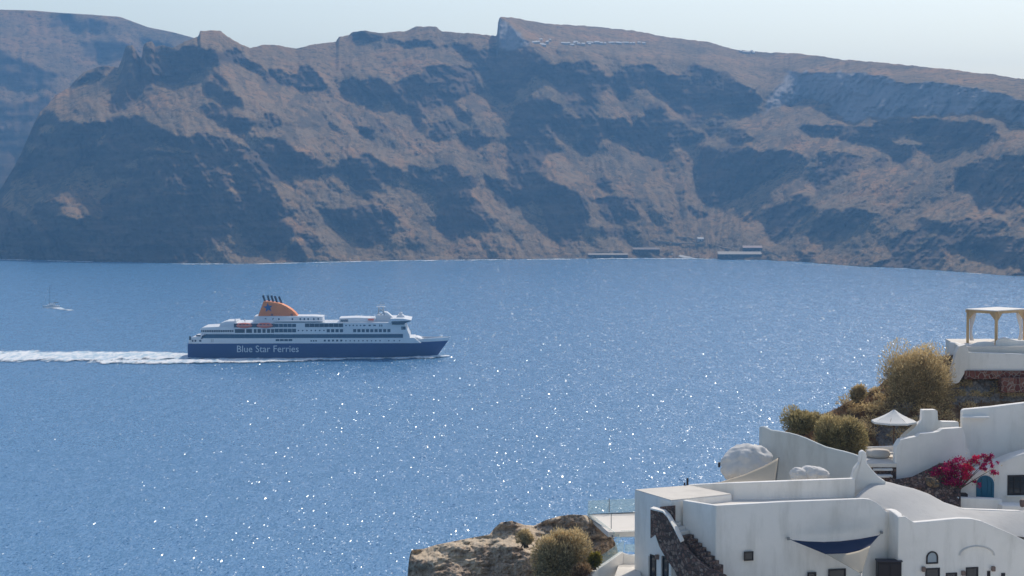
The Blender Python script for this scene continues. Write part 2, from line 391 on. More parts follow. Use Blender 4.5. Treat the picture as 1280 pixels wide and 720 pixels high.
Yd = Yd + crest_fade * (17 * fbm(gul / 50, py / 75, 3, 0.5, 33, True) + 4.0 * fbm(gul / 13, py / 34, 3, 0.55, 37, True)) \
        + 8 * fbm(px / 42, py / 42, 5, 0.55, 31, True) + 6.0 * fbm(px / 19, py / 19, 4, 0.6, 35, True) + 4.0 * fbm(px / 9, py / 9, 4, 0.6, 41, True) * (0.5 + 0.8 * cl) \
        + 4.5 * fbm(px / 80 + py / 40, py / 9.0, 4, 0.6, 51) * cl + 7 * fbm(gul / 9 + fbm(px / 20, py / 20, 2, .5, 97), py / 45, 3, 0.55, 99, True) * cl + 1.5 * fbm(px / 3.2, py / 3.2, 2, 0.6, 57)
ISLE = (cols, px, py, Yd, cl)
X, Y, Z, (cl2, ash2) = close_slope(px, py, Yd, ((20, 0), (150, -8), (500, -60), (1200, -420)), (cl, ash))
Z[0] = -2
isl = island_material('volcanic rock')
stk = 0.5 + 0.8 * fbm(gul / 7 + 2 * fbm(px / 13, py / 13, 3, .6, 89), py / 22, 5, 0.65, 83) * np.clip((py - crest(px)) / 60, 0, 1)
stk = np.concatenate([stk, np.repeat(stk[-1:], 4, 0)])
grid_mesh('hills', X, Y, Z, isl, dict(cliff=cl2, ash=ash2, streak=stk))

crest2 = poly_fn([(-900, 60), (-600, 20), (-260, 4), (0, 12), (40, 13), (75, 16), (110, 18), (150, 21), (185, 34), (215, 40), (245, 48), (270, 56), (330, 75), (450, 120), (560, 200)])
OPS2 = [('D', [(-160,110),(40,125),(55,118),(80,138),(50,160),(46,180),(10,240),(-160,300)]), ('D', [(100,55),(160,50),(162,70),(130,80),(110,75)]),
        ('D', [(-100,66),(25,70),(60,88),(78,94),(60,110),(-100,104)]), ('D', [(60,22),(120,24),(150,30),(120,38),(60,34)]), ('D', [(180,48),(235,60),(240,90),(190,70)])]
cols2 = np.arange(-900, 560, 2.2)
px, py, Yd, cl, ash = rock_slope(cols2, crest2, poly_fn([(-900, 298), (560, 299)]), 160, OPS2, lambda a, b: 26 + 6 * fbm(a / 30, b / 30, 3, 0.5, 5), 60.0,
                                 warp=7.0, wscale=20, soft=(1.2, 1), turn=1.0, seed=5)
Yd = Yd + 13 * fbm(px / 36, py / 36, 5, 0.55, 61, True) + 4 * fbm(px / 9, py / 9, 4, 0.6, 71, True)
X, Y, Z, (cl2, ash2) = close_slope(px, py, Yd, ((20, 0), (150, -10), (500, -80), (900, -480)), (cl, ash))
grid_mesh('distant_hills', X, Y, Z, isl, dict(cliff=cl2, ash=ash2, streak=cl2 * 0 + .5))
print('island depth', float(Yd.max()))

# ------------------------------------------------------------------ mesh helpers
class MB:
    """collects shapes and links them as ONE mesh object"""
    def __init__(s): s.bm = bmesh.new()
    def box(s, x0, x1, y0, y1, z0, z1, M=None):
        vs_ = [s.bm.verts.new((x, y, z)) for z in (z0, z1) for x, y in ((x0, y0), (x1, y0), (x1, y1), (x0, y1))]
        if M is not None:
            for v in vs_: v.co = M @ v.co
        for f in ((3, 2, 1, 0), (4, 5, 6, 7), (0, 1, 5, 4), (1, 2, 6, 5), (2, 3, 7, 6), (3, 0, 4, 7)):
            s.bm.faces.new([vs_[i] for i in f])
        return s
    def prism(s, pts, off):
        """polygon (3D points) swept by the vector off"""
        off = Vector(off)
        a = [s.bm.verts.new(p) for p in pts]; b = [s.bm.verts.new(Vector(p) + off) for p in pts]
        n = len(a)
        fs = [s.bm.faces.new(a), s.bm.faces.new(list(reversed(b)))]
        for i in range(n):
            s.bm.faces.new([a[i], b[i], b[(i + 1) % n], a[(i + 1) % n]])
        bmesh.ops.triangulate(s.bm, faces=fs)
        return s
    def xz(s, pts, y0, y1): return s.prism([(x, y0, z) for x, z in pts], (0, y1 - y0, 0))
    def tube(s, path, rad, seg=8, cap=True):
        path = [Vector(p) for p in path]
        if isinstance(rad, (int, float)): rad = [rad] * len(path)
        rings = []
        for i, p in enumerate(path):
            d = (path[min(i + 1, len(path) - 1)] - path[max(i - 1, 0)]).normalized()
            u = d.cross(Vector((0, 0, 1)) if abs(d.z) < 0.9 else Vector((1, 0, 0))).normalized(); w = d.cross(u)
            rings.append([s.bm.verts.new(p + (u * math.cos(t) + w * math.sin(t)) * rad[i]) for t in [2 * math.pi * k / seg for k in range(seg)]])
        for a, b in zip(rings, rings[1:]):
            for k in range(seg): s.bm.faces.new([a[k], a[(k + 1) % seg], b[(k + 1) % seg], b[k]])
        if cap: s.bm.faces.new(list(reversed(rings[0]))); s.bm.faces.new(rings[-1])
        return s
    def lathe(s, prof, c=(0, 0, 0), seg=20):
        rings = []
        for r, z in prof:
            rings.append([s.bm.verts.new((c[0] + r * math.cos(t), c[1] + r * math.sin(t), c[2] + z)) for t in [2 * math.pi * k / seg for k in range(seg)]])
        for a, b in zip(rings, rings[1:]):
            for k in range(seg): s.bm.faces.new([a[k], a[(k + 1) % seg], b[(k + 1) % seg], b[k]])
        s.bm.faces.new(list(reversed(rings[0]))); s.bm.faces.new(rings[-1])
        return s
    def loft(s, rings, closed=True, cap=True):
        rs = [[s.bm.verts.new(p) for p in r] for r in rings]
        for a, b in zip(rs, rs[1:]):
            n = len(a)
            for k in range(n if closed else n - 1): s.bm.faces.new([a[k], a[(k + 1) % n], b[(k + 1) % n], b[k]])
        if cap and closed:
            s.bm.faces.new(list(reversed(rs[0]))); s.bm.faces.new(rs[-1])
        return s
    def face(s, pts): s.bm.faces.new([s.bm.verts.new(p) for p in pts]); return s
    def build(s, name, m, parent=None, bevel=0.0, smooth=False, seg=2, origin=None):
        bmesh.ops.remove_doubles(s.bm, verts=s.bm.verts, dist=1e-4)
        bmesh.ops.recalc_face_normals(s.bm, faces=s.bm.faces)
        if origin is not None: bmesh.ops.translate(s.bm, verts=s.bm.verts, vec=-Vector(origin))
        me = bpy.data.meshes.new(name); s.bm.to_mesh(me); s.bm.free()
        if smooth:
            me.polygons.foreach_set('use_smooth', [True] * len(me.polygons))
        o = link(name, me, m, parent)
        if origin is not None: o.location = origin
        if bevel:
            b = o.modifiers.new('bevel', 'BEVEL'); b.width = bevel; b.segments = seg; b.limit_method = 'ANGLE'; b.angle_limit = R(40)
            b.harden_normals = False
        return o

def hang(parent, *objs):
    """parent world-built meshes under an Empty that already stands at its place"""
    for o in objs:
        o.parent = parent; o.matrix_parent_inverse = Matrix.Translation(-parent.location)

def text_mesh(body, size, extrude, name, m, parent, M):
    cu = bpy.data.curves.new(name, 'FONT'); cu.body = body; cu.size = size; cu.extrude = extrude; cu.resolution_u = 3
    tmp = bpy.data.objects.new('tmp_text', cu); C.objects.link(tmp)
    bpy.context.view_layer.update()
    me = bpy.data.meshes.new_from_object(tmp.evaluated_get(bpy.context.evaluated_depsgraph_get()))
    bpy.data.objects.remove(tmp); bpy.data.curves.remove(cu)
    me.name = name; me.materials.clear(); me.transform(M)
    return link(name, me, m, parent)

# ------------------------------------------------------------------ the ferry
def painted(name, col, rough=0.4, dirt=0.25, scale=0.3):
    m = mat(name, col, rough, 0.4); g = N(m)
    n = g.noise(g.coord((1, 1, 0.3)), scale, 5, 0.65)
    g.color(g.mix(g.ramp(n, [(0.35, dirt), (0.65, 0.0)]), col, tuple(c * 0.6 for c in col)))
    return m
M_navy = painted('navy hull paint', (0.001, 0.028, 0.16), 0.55, 0.3, 0.15)
M_white = painted('white ship paint', (0.78, 0.79, 0.8), 0.45, 0.15, 0.2)
M_orange = painted('orange funnel paint', (0.9, 0.245, 0.025), 0.6, 0.25)
M_glass = mat('dark ship glass', (0.02, 0.05, 0.085), 0.12, 0.5)
M_band = painted('slate blue glazed band', (0.02, 0.075, 0.14), 0.2, 0.35, 0.25)
M_shade = mat('painted deck shade', (0.05, 0.065, 0.08), 0.8)  # dark colour stands in for the shade inside open decks and recesses
M_boot = mat('dull red antifouling', (0.12, 0.03, 0.03), 0.6)
M_soot = mat('sooty pipe steel', (0.03, 0.035, 0.045), 0.5)
M_boat = painted('orange red lifeboat shell', (0.75, 0.16, 0.07), 0.45, 0.2)
M_boatw = mat('pale lifeboat canopy', (0.75, 0.55, 0.47), 0.5)
M_letter = mat('white hull lettering', (0.7, 0.75, 0.8), 0.5)
M_mast = mat('grey mast steel', (0.5, 0.5, 0.5), 0.5)
M_deck = mat('green grey deck', (0.16, 0.2, 0.2), 0.8)

K = 0.1258
def sx(X): return (X - 47) * K
def sz(Yp): return (346 - Yp) * K
BEAM = 11.3
def ferry():
    pos = at_z(234, 448.6, 0.0); pos.z = 0.0
    yaw = R(1.5)
    root = empty('passenger_ferry', pos, 'large passenger ferry with navy blue hull, white decks and orange funnel, trailing a white wake', 'ferry')
    root.location = pos + Vector((0, BEAM, 0)); root.rotation_euler.z = yaw
    def hb(u, z):                                       # half breadth: full midship, fine bow, some flare
        full = 0.62 + 0.06 * min(max(z, 0) / 9, 1)
        if u < full: return BEAM * (1 - 0.02 * (1 - u))
        q = (u - full) / (1 - full)
        return BEAM * max(0.0, 1 - q ** (1.75 + 0.085 * max(z, 0)))
    def xs_(z): return 138.6 + 0.72 * z
    def shell(z0, z1, zn, un, u0=0.0, sheer=0.0, close=True):
        b = MB()
        def ztop(u): return z1 + sheer * max(0, u - 0.55) ** 2
        us = [u0 + (1 - u0) * (k / un) ** 0.8 for k in range(un + 1)]
        rings = []
        for k in range(zn + 1):
            f = k / zn
            st = []; pt = []
            for u in us:
                z = z0 + (ztop(u) - z0) * f
                x = u * xs_(z); h = hb(u, z)
                st.append((x, -h, z)); pt.append((x, h, z))
            rings.append(st + list(reversed(pt)))
        return b.loft(rings, True, True)
    hull = shell(0.55, 8.5, 6, 40, 0, 2.2).build('hull', M_navy, root)
    shell(-1.5, 0.56, 2, 40, 0, 0).build('boot_stripe', M_boot, hull)
    text_mesh('Blue Star Ferries', 5.35, 0.03, 'lettering', M_letter, hull,
              Matrix.Translation((sx(262), -BEAM - 0.05, 3.7)) @ Matrix.Rotation(R(90), 4, 'X') @ Matrix.Scale(0.965, 4, (1, 0, 0)))
    # white strake above the blue, and the raised bow bulwark
    MB().xz([(sx(66), 8.52), (sx(1080), 8.52), (sx(1050), 11.5), (sx(118), 11.5), (sx(96), 10.4)], -BEAM + 0.05, BEAM - 0.05).build('lower_deckhouse', M_white, root)
    bw = MB(); us = [0.70 + 0.30 * k / 26 for k in range(27)]
    for sgn in (-1, 1):
        rings = []
        for f in (0.0, 0.5, 1.0):
            r_ = []
            for u in us:
                zb = 8.5 + 2.2 * (u - 0.55) ** 2 + 0.004
                z = zb + f * (1.55 + 0.5 * (u - 0.7) / 0.3)
                r_.append((u * xs_(z), sgn * hb(u, z), z))
            rings.append(r_)
        bw.loft(rings, False, False)
    o = bw.build('bow_bulwark', M_white, root); s = o.modifiers.new('thick', 'SOLIDIFY'); s.thickness = 0.25
    MB().xz([(sx(1020), 11.3), (sx(1062), 11.4), (sx(1095), 10.0), (sx(1030), 10.0)], -7.5, 7.5).build('breakwater', M_white, root)
    for x, y in ((118, 0), (122, 2.2), (122, -2.2), (127, 0), (112, 3.5), (112, -3.5), (131, 0.8)): MB().tube([(x - .9, y, 10.3), (x + .9, y, 10.3)], .55, 10).box(x - .8, x + .8, y - .5, y + .5, 9.4, 10.0).build('winch', M_mast, root)
    # long glazed band
    MB().xz([(sx(112), 11.5), (sx(1000), 11.5), (sx(1000), 13.75), (sx(128), 13.75)], -BEAM + 0.12, BEAM - 0.12).build('glazed_band', M_band, root)
    m_ = MB()
    for k in range(38):
        x = sx(140) + k * (sx(1000) - sx(140)) / 38
        m_.box(x - 0.05, x + 0.05, -BEAM + 0.06, -BEAM + 0.3, 11.6, 13.7)
    m_.build('band_mullion', mat('blue mullion', (0.05, 0.12, 0.2), 0.5), root)
    MB().xz([(sx(1000), 11.5), (sx(1031), 11.5), (sx(1027), 13.8), (sx(1000), 13.8)], -BEAM + 0.3, BEAM - 0.3).build('front_wall', M_white, root)
    # aft mooring recess, its openings laid on as dark painted shade
    a = MB().xz([(sx(52), 8.52), (sx(96), 8.52), (sx(110), 12.6), (sx(70), 12.2), (sx(52), 11.0)], -BEAM + 0.4, BEAM - 0.4).build('stern_deck', M_white, root)
    for X0, X1, y0, y1 in ((54, 62, 246, 262), (66, 72, 262, 270), (78, 85, 262, 270), (98, 108, 262, 270), (84, 104, 240, 246)):
        MB().box(sx(X0), sx(X1), -BEAM - 0.02, -BEAM + 0.6, sz(y1), sz(y0)).build('mooring_shade', M_shade, a)
    # main superstructure
    sup = MB().xz([(sx(250), 13.77), (sx(1026), 13.77), (sx(1006), 19.6), (sx(990), 20.0), (sx(250), 20.0)], -BEAM, BEAM).build('superstructure', M_white, root)
    aft = MB().xz([(sx(106), 13.77), (sx(250), 13.77), (sx(250), 16.1), (sx(106), 16.1)], -BEAM + 1.2, BEAM - 1.2).build('aft_gallery_shade', M_shade, root)  # dark block paints the shade inside the open gallery
    r_ = MB().xz([(sx(104), 16.1), (sx(256), 16.1), (sx(256), 17.6), (sx(180), 17.9), (sx(115), 17.5), (sx(104), 16.9)], -BEAM, BEAM).build('aft_roof', M_white, root)
    MB().xz([(sx(185), 17.6), (sx(262), 17.6), (sx(262), 20.9), (sx(215), 20.7), (sx(190), 19.6)], -BEAM + 2.0, BEAM - 2.0).build('aft_roof', M_white, root)
    p = MB()
    for X in range(112, 250, 10): p.box(sx(X) - .12, sx(X) + .12, -BEAM + 0.2, -BEAM + 0.5, 13.77, 16.1)
    p.box(sx(106), sx(250), -BEAM + 0.2, -BEAM + 0.35, 13.77, 14.9)
    p.build('gallery_railing', M_white, root)
    # boat recess and promenade laid on as dark painted shade, davits
    rec = MB().box(sx(252), sx(432), -BEAM - 0.03, -BEAM + 0.2, sz(207), sz(190)).build('boat_recess_shade', M_shade, sup)
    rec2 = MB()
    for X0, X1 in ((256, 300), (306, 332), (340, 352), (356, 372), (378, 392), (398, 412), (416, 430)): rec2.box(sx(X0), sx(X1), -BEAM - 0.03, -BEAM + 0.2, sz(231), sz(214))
    rec2.build('promenade_shade', M_shade, sup)
    for X in (258, 300, 338, 354, 392, 428):
        MB().tube([(sx(X), -BEAM + 1.5, 20.0), (sx(X), -BEAM + 0.6, 22.0), (sx(X), -BEAM - 1.6, 22.2), (sx(X), -BEAM - 1.6, 21.3)], 0.2, 6).build('davit', M_white, sup)
    # window rows
    def win(X0, X1, y0, y1, n=1, gap=0.0, name='window', m=M_glass, par=sup, yoff=0.04):
        step = (X1 - X0) / n
        for k in range(n):
            a0 = X0 + k * step
            MB().box(sx(a0), sx(a0 + step * (1 - gap)), -BEAM - yoff, -BEAM + 0.2, sz(y1), sz(y0)).build(name, m, par)
    win(432, 528, 191, 206, 5, 0.08); win(432, 528, 213, 229, 5, 0.08)
    win(566, 736, 190, 206, 8, 0.05, 'promenade_shade', M_shade)  # dark panels paint the shade inside the open promenade
    win(662, 740, 215, 229, 4, 0.28); win(779, 950, 215, 229, 9, 0.28)
    def ports(X0, X1, Yc, n, r=0.42, par=sup, yb=BEAM):
        for k in range(n):
            X = X0 + (X1 - X0) * k / max(1, n - 1)
            q = MB().tube([(sx(X), -yb - 0.04, sz(Yc)), (sx(X), -yb + 0.3, sz(Yc))], r, 10); q.build('porthole', M_glass, par)
    ports(537, 650, 221, 7); ports(748, 812, 199, 5); win(824, 834, 196, 202); win(848, 858, 196, 202); win(868, 880, 196, 202); win(895, 912, 195, 204, 2, .4)
    low = [o for o in scene.objects if o.name == 'lower_deckhouse'][0]
    win(436, 512, 259, 268, 4, 0.12, par=low, yoff=-0.01); win(590, 622, 264, 270, 3, 0.35, par=low, yoff=-0.01); win(150, 164, 258, 272, 2, .35, m=M_mast, par=low, yoff=-0.01)
    win(649, 740, 262, 270, 5, 0.5, par=low, yoff=-0.01)
    ports(747, 898, 267, 9, 0.38, low, BEAM - 0.05); ports(937, 985, 267, 3, 0.38, low, BEAM - 0.05)
    # deck edges and railings
    e = MB()
    for z in (13.78, 17.0): e.box(sx(430), sx(1000), -BEAM - 0.12, -BEAM - 0.0, z - 0.1, z + 0.1)
    e.build('deck_edge', M_white, sup)
    rl = MB()
    for zz in (20.45, 20.9, 21.3): rl.box(sx(430), sx(960), -BEAM + 0.3, -BEAM + 0.36, zz - 0.04, zz + 0.04)
    for k in range(60): x = sx(430) + k * (sx(960) - sx(430)) / 59; rl.box(x - 0.04, x + 0.04, -BEAM + 0.3, -BEAM + 0.36, 20.0, 21.3)
    rl.build('deck_railing', M_white, root)
    # top deckhouses
    d = MB().xz([(sx(338), 20.02), (sx(642), 20.02), (sx(642), 23.1), (sx(600), 23.4), (sx(338), 23.4)], -7.5, 7.5).build('funnel_deckhouse', M_white, root)
    for X in (386, 420, 445, 505, 540, 558, 575, 600, 620): MB().box(sx(X), sx(X + 6), -7.55, -7.3, 21.3, 22.4).build('window', M_glass, d)
    MB().xz([(sx(430), 20.8), (sx(655), 20.8), (sx(655), 21.1), (sx(430), 21.1)], -BEAM + .2, -7.5).build('awning', M_white, root)
    t = MB().xz([(sx(716), 20.02), (sx(872), 20.02), (sx(872), 22.2), (sx(790), 22.6), (sx(716), 22.3)], -8, 8).build('sun_deck_shelter', M_white, root)
    MB().box(sx(722), sx(756), -8.05, -7.5, 20.3, 21.6).build('shelter_shade', M_shade, t)  # dark panel paints shade inside the shelter
    MB().box(sx(845), sx(870), -9.3, -8.2, 21.0, 22.0).build('rescue_boat', M_boat, root)
    # bridge
    br = MB().xz([(sx(935), 20.02), (sx(1010), 20.02), (sx(1036), 20.9), (sx(1037), 21.6), (sx(1000), 22.4), (sx(945), 22.4)], -13.2, 13.2).build('bridge', M_white, root)
    MB().xz([(sx(950), 20.05), (sx(1014), 20.05), (sx(1034), 20.85), (sx(1034), 21.2), (sx(950), 20.9)], -13.25, 13.25).build('bridge_window', M_glass, br)
    MB().xz([(sx(952), 19.0), (sx(1004), 19.0), (sx(1012), 20.04), (sx(952), 20.04)], -12.6, 12.6).build('bridge_overhang', M_shade, br)
    win(992, 1012, 204, 218, 1, 0, par=sup)
    MB().xz([(sx(968), 22.4), (sx(1006), 22.4), (sx(1000), 23.6), (sx(975), 23.6)], -3, 3).build('wheelhouse_top', M_white, br)
    MB().lathe([(0.0, -1.1), (0.8, -.8), (1.1, 0), (0.8, .8), (0.0, 1.1)][1:4], (sx(988), -1.5, 24.4), 12).build('radar_dome', M_white, br, smooth=True)
    # mast
    ms = MB()
    for yy in (-1.2, 1.2):
        ms.tube([(sx(884), yy, 22.0), (sx(890), yy * .6, 28.0)], 0.28, 6); ms.tube([(sx(916), yy, 22.0), (sx(908), yy * .6, 28.0)], 0.28, 6)
        for z0, z1 in ((22.5, 25), (25, 27.5)): ms.tube([(sx(885), yy, z0), (sx(912), yy, z1)], 0.14, 5); ms.tube([(sx(913), yy, z0), (sx(888), yy, z1)], 0.14, 5)
    mo = ms.build('radar_mast', M_mast, root)
    MB().xz([(sx(872), 20.02), (sx(950), 20.02), (sx(938), 23.6), (sx(880), 23.6)], -3.2, 3.2).build('mast_house', M_white, root)
    MB().box(sx(880), sx(918), -1.6, 1.6, 28.0, 28.4).build('radar_platform', M_white, mo)
    MB().box(sx(882), sx(916), -0.2, 0.2, 29.1, 29.5).build('radar_bar', M_white, mo)
    MB().tube([(sx(899), 0, 28.4), (sx(899), 0, 31)], 0.12, 6).build('antenna', M_mast, mo)
    MB().xz([(sx(914), 25.4), (sx(928), 25.2), (sx(954), 22.4), (sx(934), 22.2)], -4, 4).build('sloped_screen', M_white, root)
    # funnel
    prof = [(352, 163), (378, 95), (400, 96), (430, 101), (455, 106), (478, 117), (500, 131), (516, 145), (529, 161), (529, 163)]
    fb = MB(); rings = []
    for yy, ins in ((-3.6, 0.0), (-2.6, 0.0), (2.6, 0.0), (3.6, 0.0)):
        rings.append([(sx(X), yy, sz(Yp)) for X, Yp in prof])
    fu = fb.xz([(sx(X), sz(Yp)) for X, Yp in prof], -4.2, 4.2).build('funnel', M_orange, root, bevel=0.5)
    st = MB(); cx, cz = sx(398), sz(123)
    pts = []
    for k in range(10):
        rr = 2.7 if k % 2 == 0 else 1.15; t_ = math.pi / 2 + k * math.pi / 5 + 0.12
        pts.append((cx + rr * math.cos(t_), cz + rr * math.sin(t_)))
    for k in range(10): st.xz([(cx, cz), pts[k], pts[(k + 1) % 10]], -4.5, -4.1)
    st.build('star_emblem', mat('blue star paint', (0.02, 0.09, 0.25), 0.5), fu)
    for X0, Y0, X1, Y1 in ((384, 96, 373, 70), (402, 97, 393, 70), (419, 99, 409, 71), (436, 103, 424, 73), (456, 107, 442, 76)):
        MB().tube([(sx(X0), 0.4 * (X0 - 410) / 10, sz(Y0 + 6)), (sx(X1), 0.4 * (X0 - 410) / 10, sz(Y1))], [0.55, 0.62], 10).build('exhaust_pipe', M_soot, fu)
    for X in (415, 503): MB().box(sx(X - 5), sx(X + 5), -4.27, -4.1, sz(160), sz(150)).build('funnel_vent', mat('brown vent', (0.3, 0.1, 0.04), 0.6), fu)
    # lifeboats hang in their davits: things of their own
    def lifeboat(X0, X1, label):
        L = sx(X1) - sx(X0)
        rt_ = empty('lifeboat', (0, 0, 0), label, 'lifeboat', 'lifeboats on the ferry')
        hb_ = MB(); rings = []
        for k in range(13):
            u = -1 + k / 6; w_ = 1.6 * max(0.05, 1 - abs(u) ** 3); dz = 0.5 * u * u
            rings.append([(u * L / 2, w_ * math.cos(t), 1.0 + dz * .4 + (1.5 - dz * .3) * math.sin(t) * (0.3 + 0.7 * max(.1, 1 - abs(u) ** 4))) for t in [math.pi + math.pi * j / 8 for j in range(9)]])
        hb_.loft(rings, True, True).build('hull', M_boat, rt_)
        cv = MB(); rings = []
        for k in range(11):
            u = -0.86 + 1.72 * k / 10; w_ = 1.5 * max(0.1, 1 - abs(u) ** 4)
            rings.append([(u * L / 2, w_ * math.cos(t), 1.12 + 1.35 * math.sin(t) * max(.2, 1 - abs(u) ** 4)) for t in [math.pi * j / 8 for j in range(9)]])
        cv.loft(rings, True, True).build('canopy', M_boatw if False else M_boat, rt_)
        for q in (-0.45, 0.0, 0.45): MB().box(q * L / 2 - 0.5, q * L / 2 + 0.5, -1.52, -1.2, 1.3, 1.75).build('hatch_window', M_glass, rt_)
        MB().box(-L / 2 * .9, L / 2 * .9, -1.68, -1.45, 0.98, 1.12).build('rubbing_strake', M_boatw, rt_)
        loc = Matrix.Rotation(yaw, 4, 'Z') @ Vector(((sx(X0) + sx(X1)) / 2, -BEAM - 1.0, 17.7))
        rt_.location = root.location + loc; rt_.rotation_euler.z = yaw
        return rt_
    lifeboat(263, 334, 'orange lifeboat in the ferry davits nearer the stern, behind the funnel')
    lifeboat(353, 425, 'orange lifeboat in the ferry davits below the funnel')
    return root
FERRY = ferry()

# foam: wake astern, foam along the side, splash at the stem, surf on the far shore
def foam_material(name, lo, hi, sc=0.12):
    m = mat(name, (0.82, 0.84, 0.84), 0.9, 0.1); g = N(m)
    P = g.coord((0.6, 0.17, 1)); n = g.noise(P, sc, 7, 0.75)
    e = g.attr('edge')
    a = g.math('ADD', n, g.math('MULTIPLY', g.math('SUBTRACT', e, 0.5), 0.8))
    g.l(g.ramp(a, [(lo, 0.0), (hi, 1.0)]), g.b.inputs['Alpha'])
    g.color(g.ramp(g.noise(P, sc * 2.2, 4, .7), [(0.4, (0.45, 0.58, 0.66)), (0.56, (0.86, 0.86, 0.85))]))
    return m
def foam_strip(name, line, m, nv=14, z=0.06, lift=0.0):
    """line: (x, y_near, y_far) in world metres, strength"""
    L = np.asarray(line, float); n = len(L) * 12
    s = np.linspace(0, 1, n); k = np.linspace(0, 1, len(L))
    x = np.interp(s, k, L[:, 0]); a = np.interp(s, k, L[:, 1]); b = np.interp(s, k, L[:, 2]); st = np.interp(s, k, L[:, 3])
    v = np.linspace(0, 1, nv)[:, None]
    X = np.repeat(x[None], nv, 0); Y = a[None] + (b - a)[None] * v
    E = np.clip(1 - np.abs(2 * v - 1) ** 1.25, 0, 1) * st[None]
    Z = z + lift * E * (0.5 + 0.9 * np.abs(fbm(X / 7, Y / 5, 4, .6, 17)))
    return grid_mesh(name, X, Y, Z, m, dict(edge=E), kind='stuff')
foam = foam_material('sea foam', 0.44, 0.58, 0.2)
fx, fy = FERRY.location.x, FERRY.location.y
foam_strip('wake_foam', [(fx - 330, fy - 66, fy + 70, 0.80), (fx - 180, fy - 62, fy + 64, 0.82), (fx - 90, fy - 54, fy + 56, 0.86), (fx - 20, fy - 42, fy + 46, 0.92), (fx + 2, fy - 30, fy + 24, 0.95), (fx + 14, fy - 18, fy + 5, 0.7)], foam, 48, 0.08, 1.5)
c_, s_ = math.cos(R(1.5)), math.sin(R(1.5))
def sl(x, a, b, e): return (fx + x * c_, fy + x * s_ - a, fy + x * s_ - b, e)
foam_strip('hull_foam', [sl(-50, 56, 10, .5), sl(-12, 54, 6, .8), sl(10, 50, 5, .92), sl(35, 46, 4, .92), sl(60, 42, 4, .85), sl(75, 34, 4, .75), sl(100, 28, 4, .66), sl(122, 26, -1, .68), sl(134, 20, -5, .8), sl(141, 14, -5, .95), sl(146, 6, -3, .5)], foam, 20, 0.1, 1.4)
surf_m = foam_material('surf on the rocks', 0.40, 0.52, 0.09)
ln = []
for q in np.linspace(-20, 1290, 60):
    yb = float(shore(q)); w = at_z(q, yb, 0.0)
    e = 0.75 if (-20 < q < 125 or 205 < q < 900) else (0.55 if q > 1090 else 0.35)
    ln.append((w.x, w.y - 26, w.y + 6, e * (0.8 + .3 * math.sin(q * .11) * math.sin(q * .037))))
foam_strip('surf', ln, surf_m, 8, 0.1, 1.2)

# ------------------------------------------------------------------ the small sailing yacht
def yacht():
    p = at_z(64, 384.5, 0)
    root = empty('sailing_yacht', (p.x, p.y, 0), 'small white sailing yacht under bare mast, motoring away from the ferry wake', 'yacht')
    rings = []
    for k in range(13):
        u = k / 12; x = -5.5 + 11 * u
        w = 1.75 * (1 - max(0, (u - .35) / .65) ** 2.2) * (0.8 + .2 * min(1, u / .35)) + 0.02
        sh = 1.1 + .45 * u * u
        rings.append([(x, -w, sh), (x - .1 * u, -w * .85, .45), (x - .5 * u, -w * .3, -.35), (x - .5 * u, w * .3, -.35), (x - .1 * u, w * .85, .45), (x, w, sh)])
    M_gel = mat('white gelcoat', (0.9, 0.9, 0.88), 0.3)
    h = MB().loft(rings).build('hull', M_gel, root)
    MB().xz([(-3.2, 1.1), (2.6, 1.25), (1.8, 2.2), (-2.6, 2.3)], -1.15, 1.15).build('cabin', M_gel, root)
    MB().box(-1.4, 1.2, -1.18, 1.18, 1.38, 1.62).build('cabin_window', M_glass, root)
    MB().xz([(-4.6, 3.0), (-1.9, 3.1), (-1.7, 3.3), (-4.4, 3.25)], -1.4, 1.4).build('sun_canopy', M_soot, root)
    pl = MB()
    for x, y in ((-4.4, 1.3), (-4.4, -1.3), (-1.9, 1.2), (-1.9, -1.2)): pl.tube([(x, y, 1.2), (x, y, 3.05)], 0.05, 5)
    pl.build('canopy_frame', M_mast, root)
    MB().tube([(0.8, 0, 1.2), (0.8, 0, 14.0)], [0.15, 0.09], 6).build('mast', M_soot, root)
    MB().tube([(0.8, 0, 2.7), (-3.8, 0, 3.0)], [0.2, 0.22], 6).build('boom', M_white, root)
    MB().tube([(5.4, 0, 1.7), (0.8, 0, 13.6)], 0.03, 5).build('forestay', M_mast, root)
    root.rotation_euler.z = R(196); root.scale = (1.2, 1.2, 1.25)
    return root
yacht()
p = at_z(64, 384.5, 0)
foam_strip('yacht_foam', [(p.x - 4, p.y - 14, p.y - 1, .5), (p.x + 4, p.y - 16, p.y + 3, .8), (p.x + 8, p.y - 20, p.y + 4, .95), (p.x + 13, p.y - 34, p.y - 4, .7), (p.x + 26, p.y - 54, p.y - 18, .45)], foam, 8, 0.08, 0.6)
# ------------------------------------------------------------------ materials of the near village
def whitewash(name, col=(0.80, 0.79, 0.78), stain=(0.62, 0.60, 0.57), amt=0.5):
    m = mat(name, col, 0.85, 0.15); g = N(m)
    n = g.noise(g.coord((1, 1, 0.22)), 0.9, 6, 0.65); n2 = g.noise(g.coord(), 0.35, 4, 0.6); n3 = g.noise(g.coord(), 3.0, 5, 0.6)
    c = g.mix(g.ramp(n, [(0.52, 0.0), (0.75, amt)]), col, stain)
    c = g.mix(g.ramp(n2, [(0.45, 0.0), (0.7, amt * 0.6)]), c, tuple(s * 1.05 for s in stain))
    g.color(c); g.bump(g.mix(0.6, n3, n2), 0.35, 0.12)
    return m
M_wash = whitewash('whitewashed plaster', (0.89, 0.855, 0.80), (0.64, 0.61, 0.55), 0.7)
M_roof = whitewash('dimmed roof plaster', (0.69, 0.64, 0.57), (0.52, 0.48, 0.43), 0.6)  # colour darker than the walls, to hold down the sunlit roof's brightness
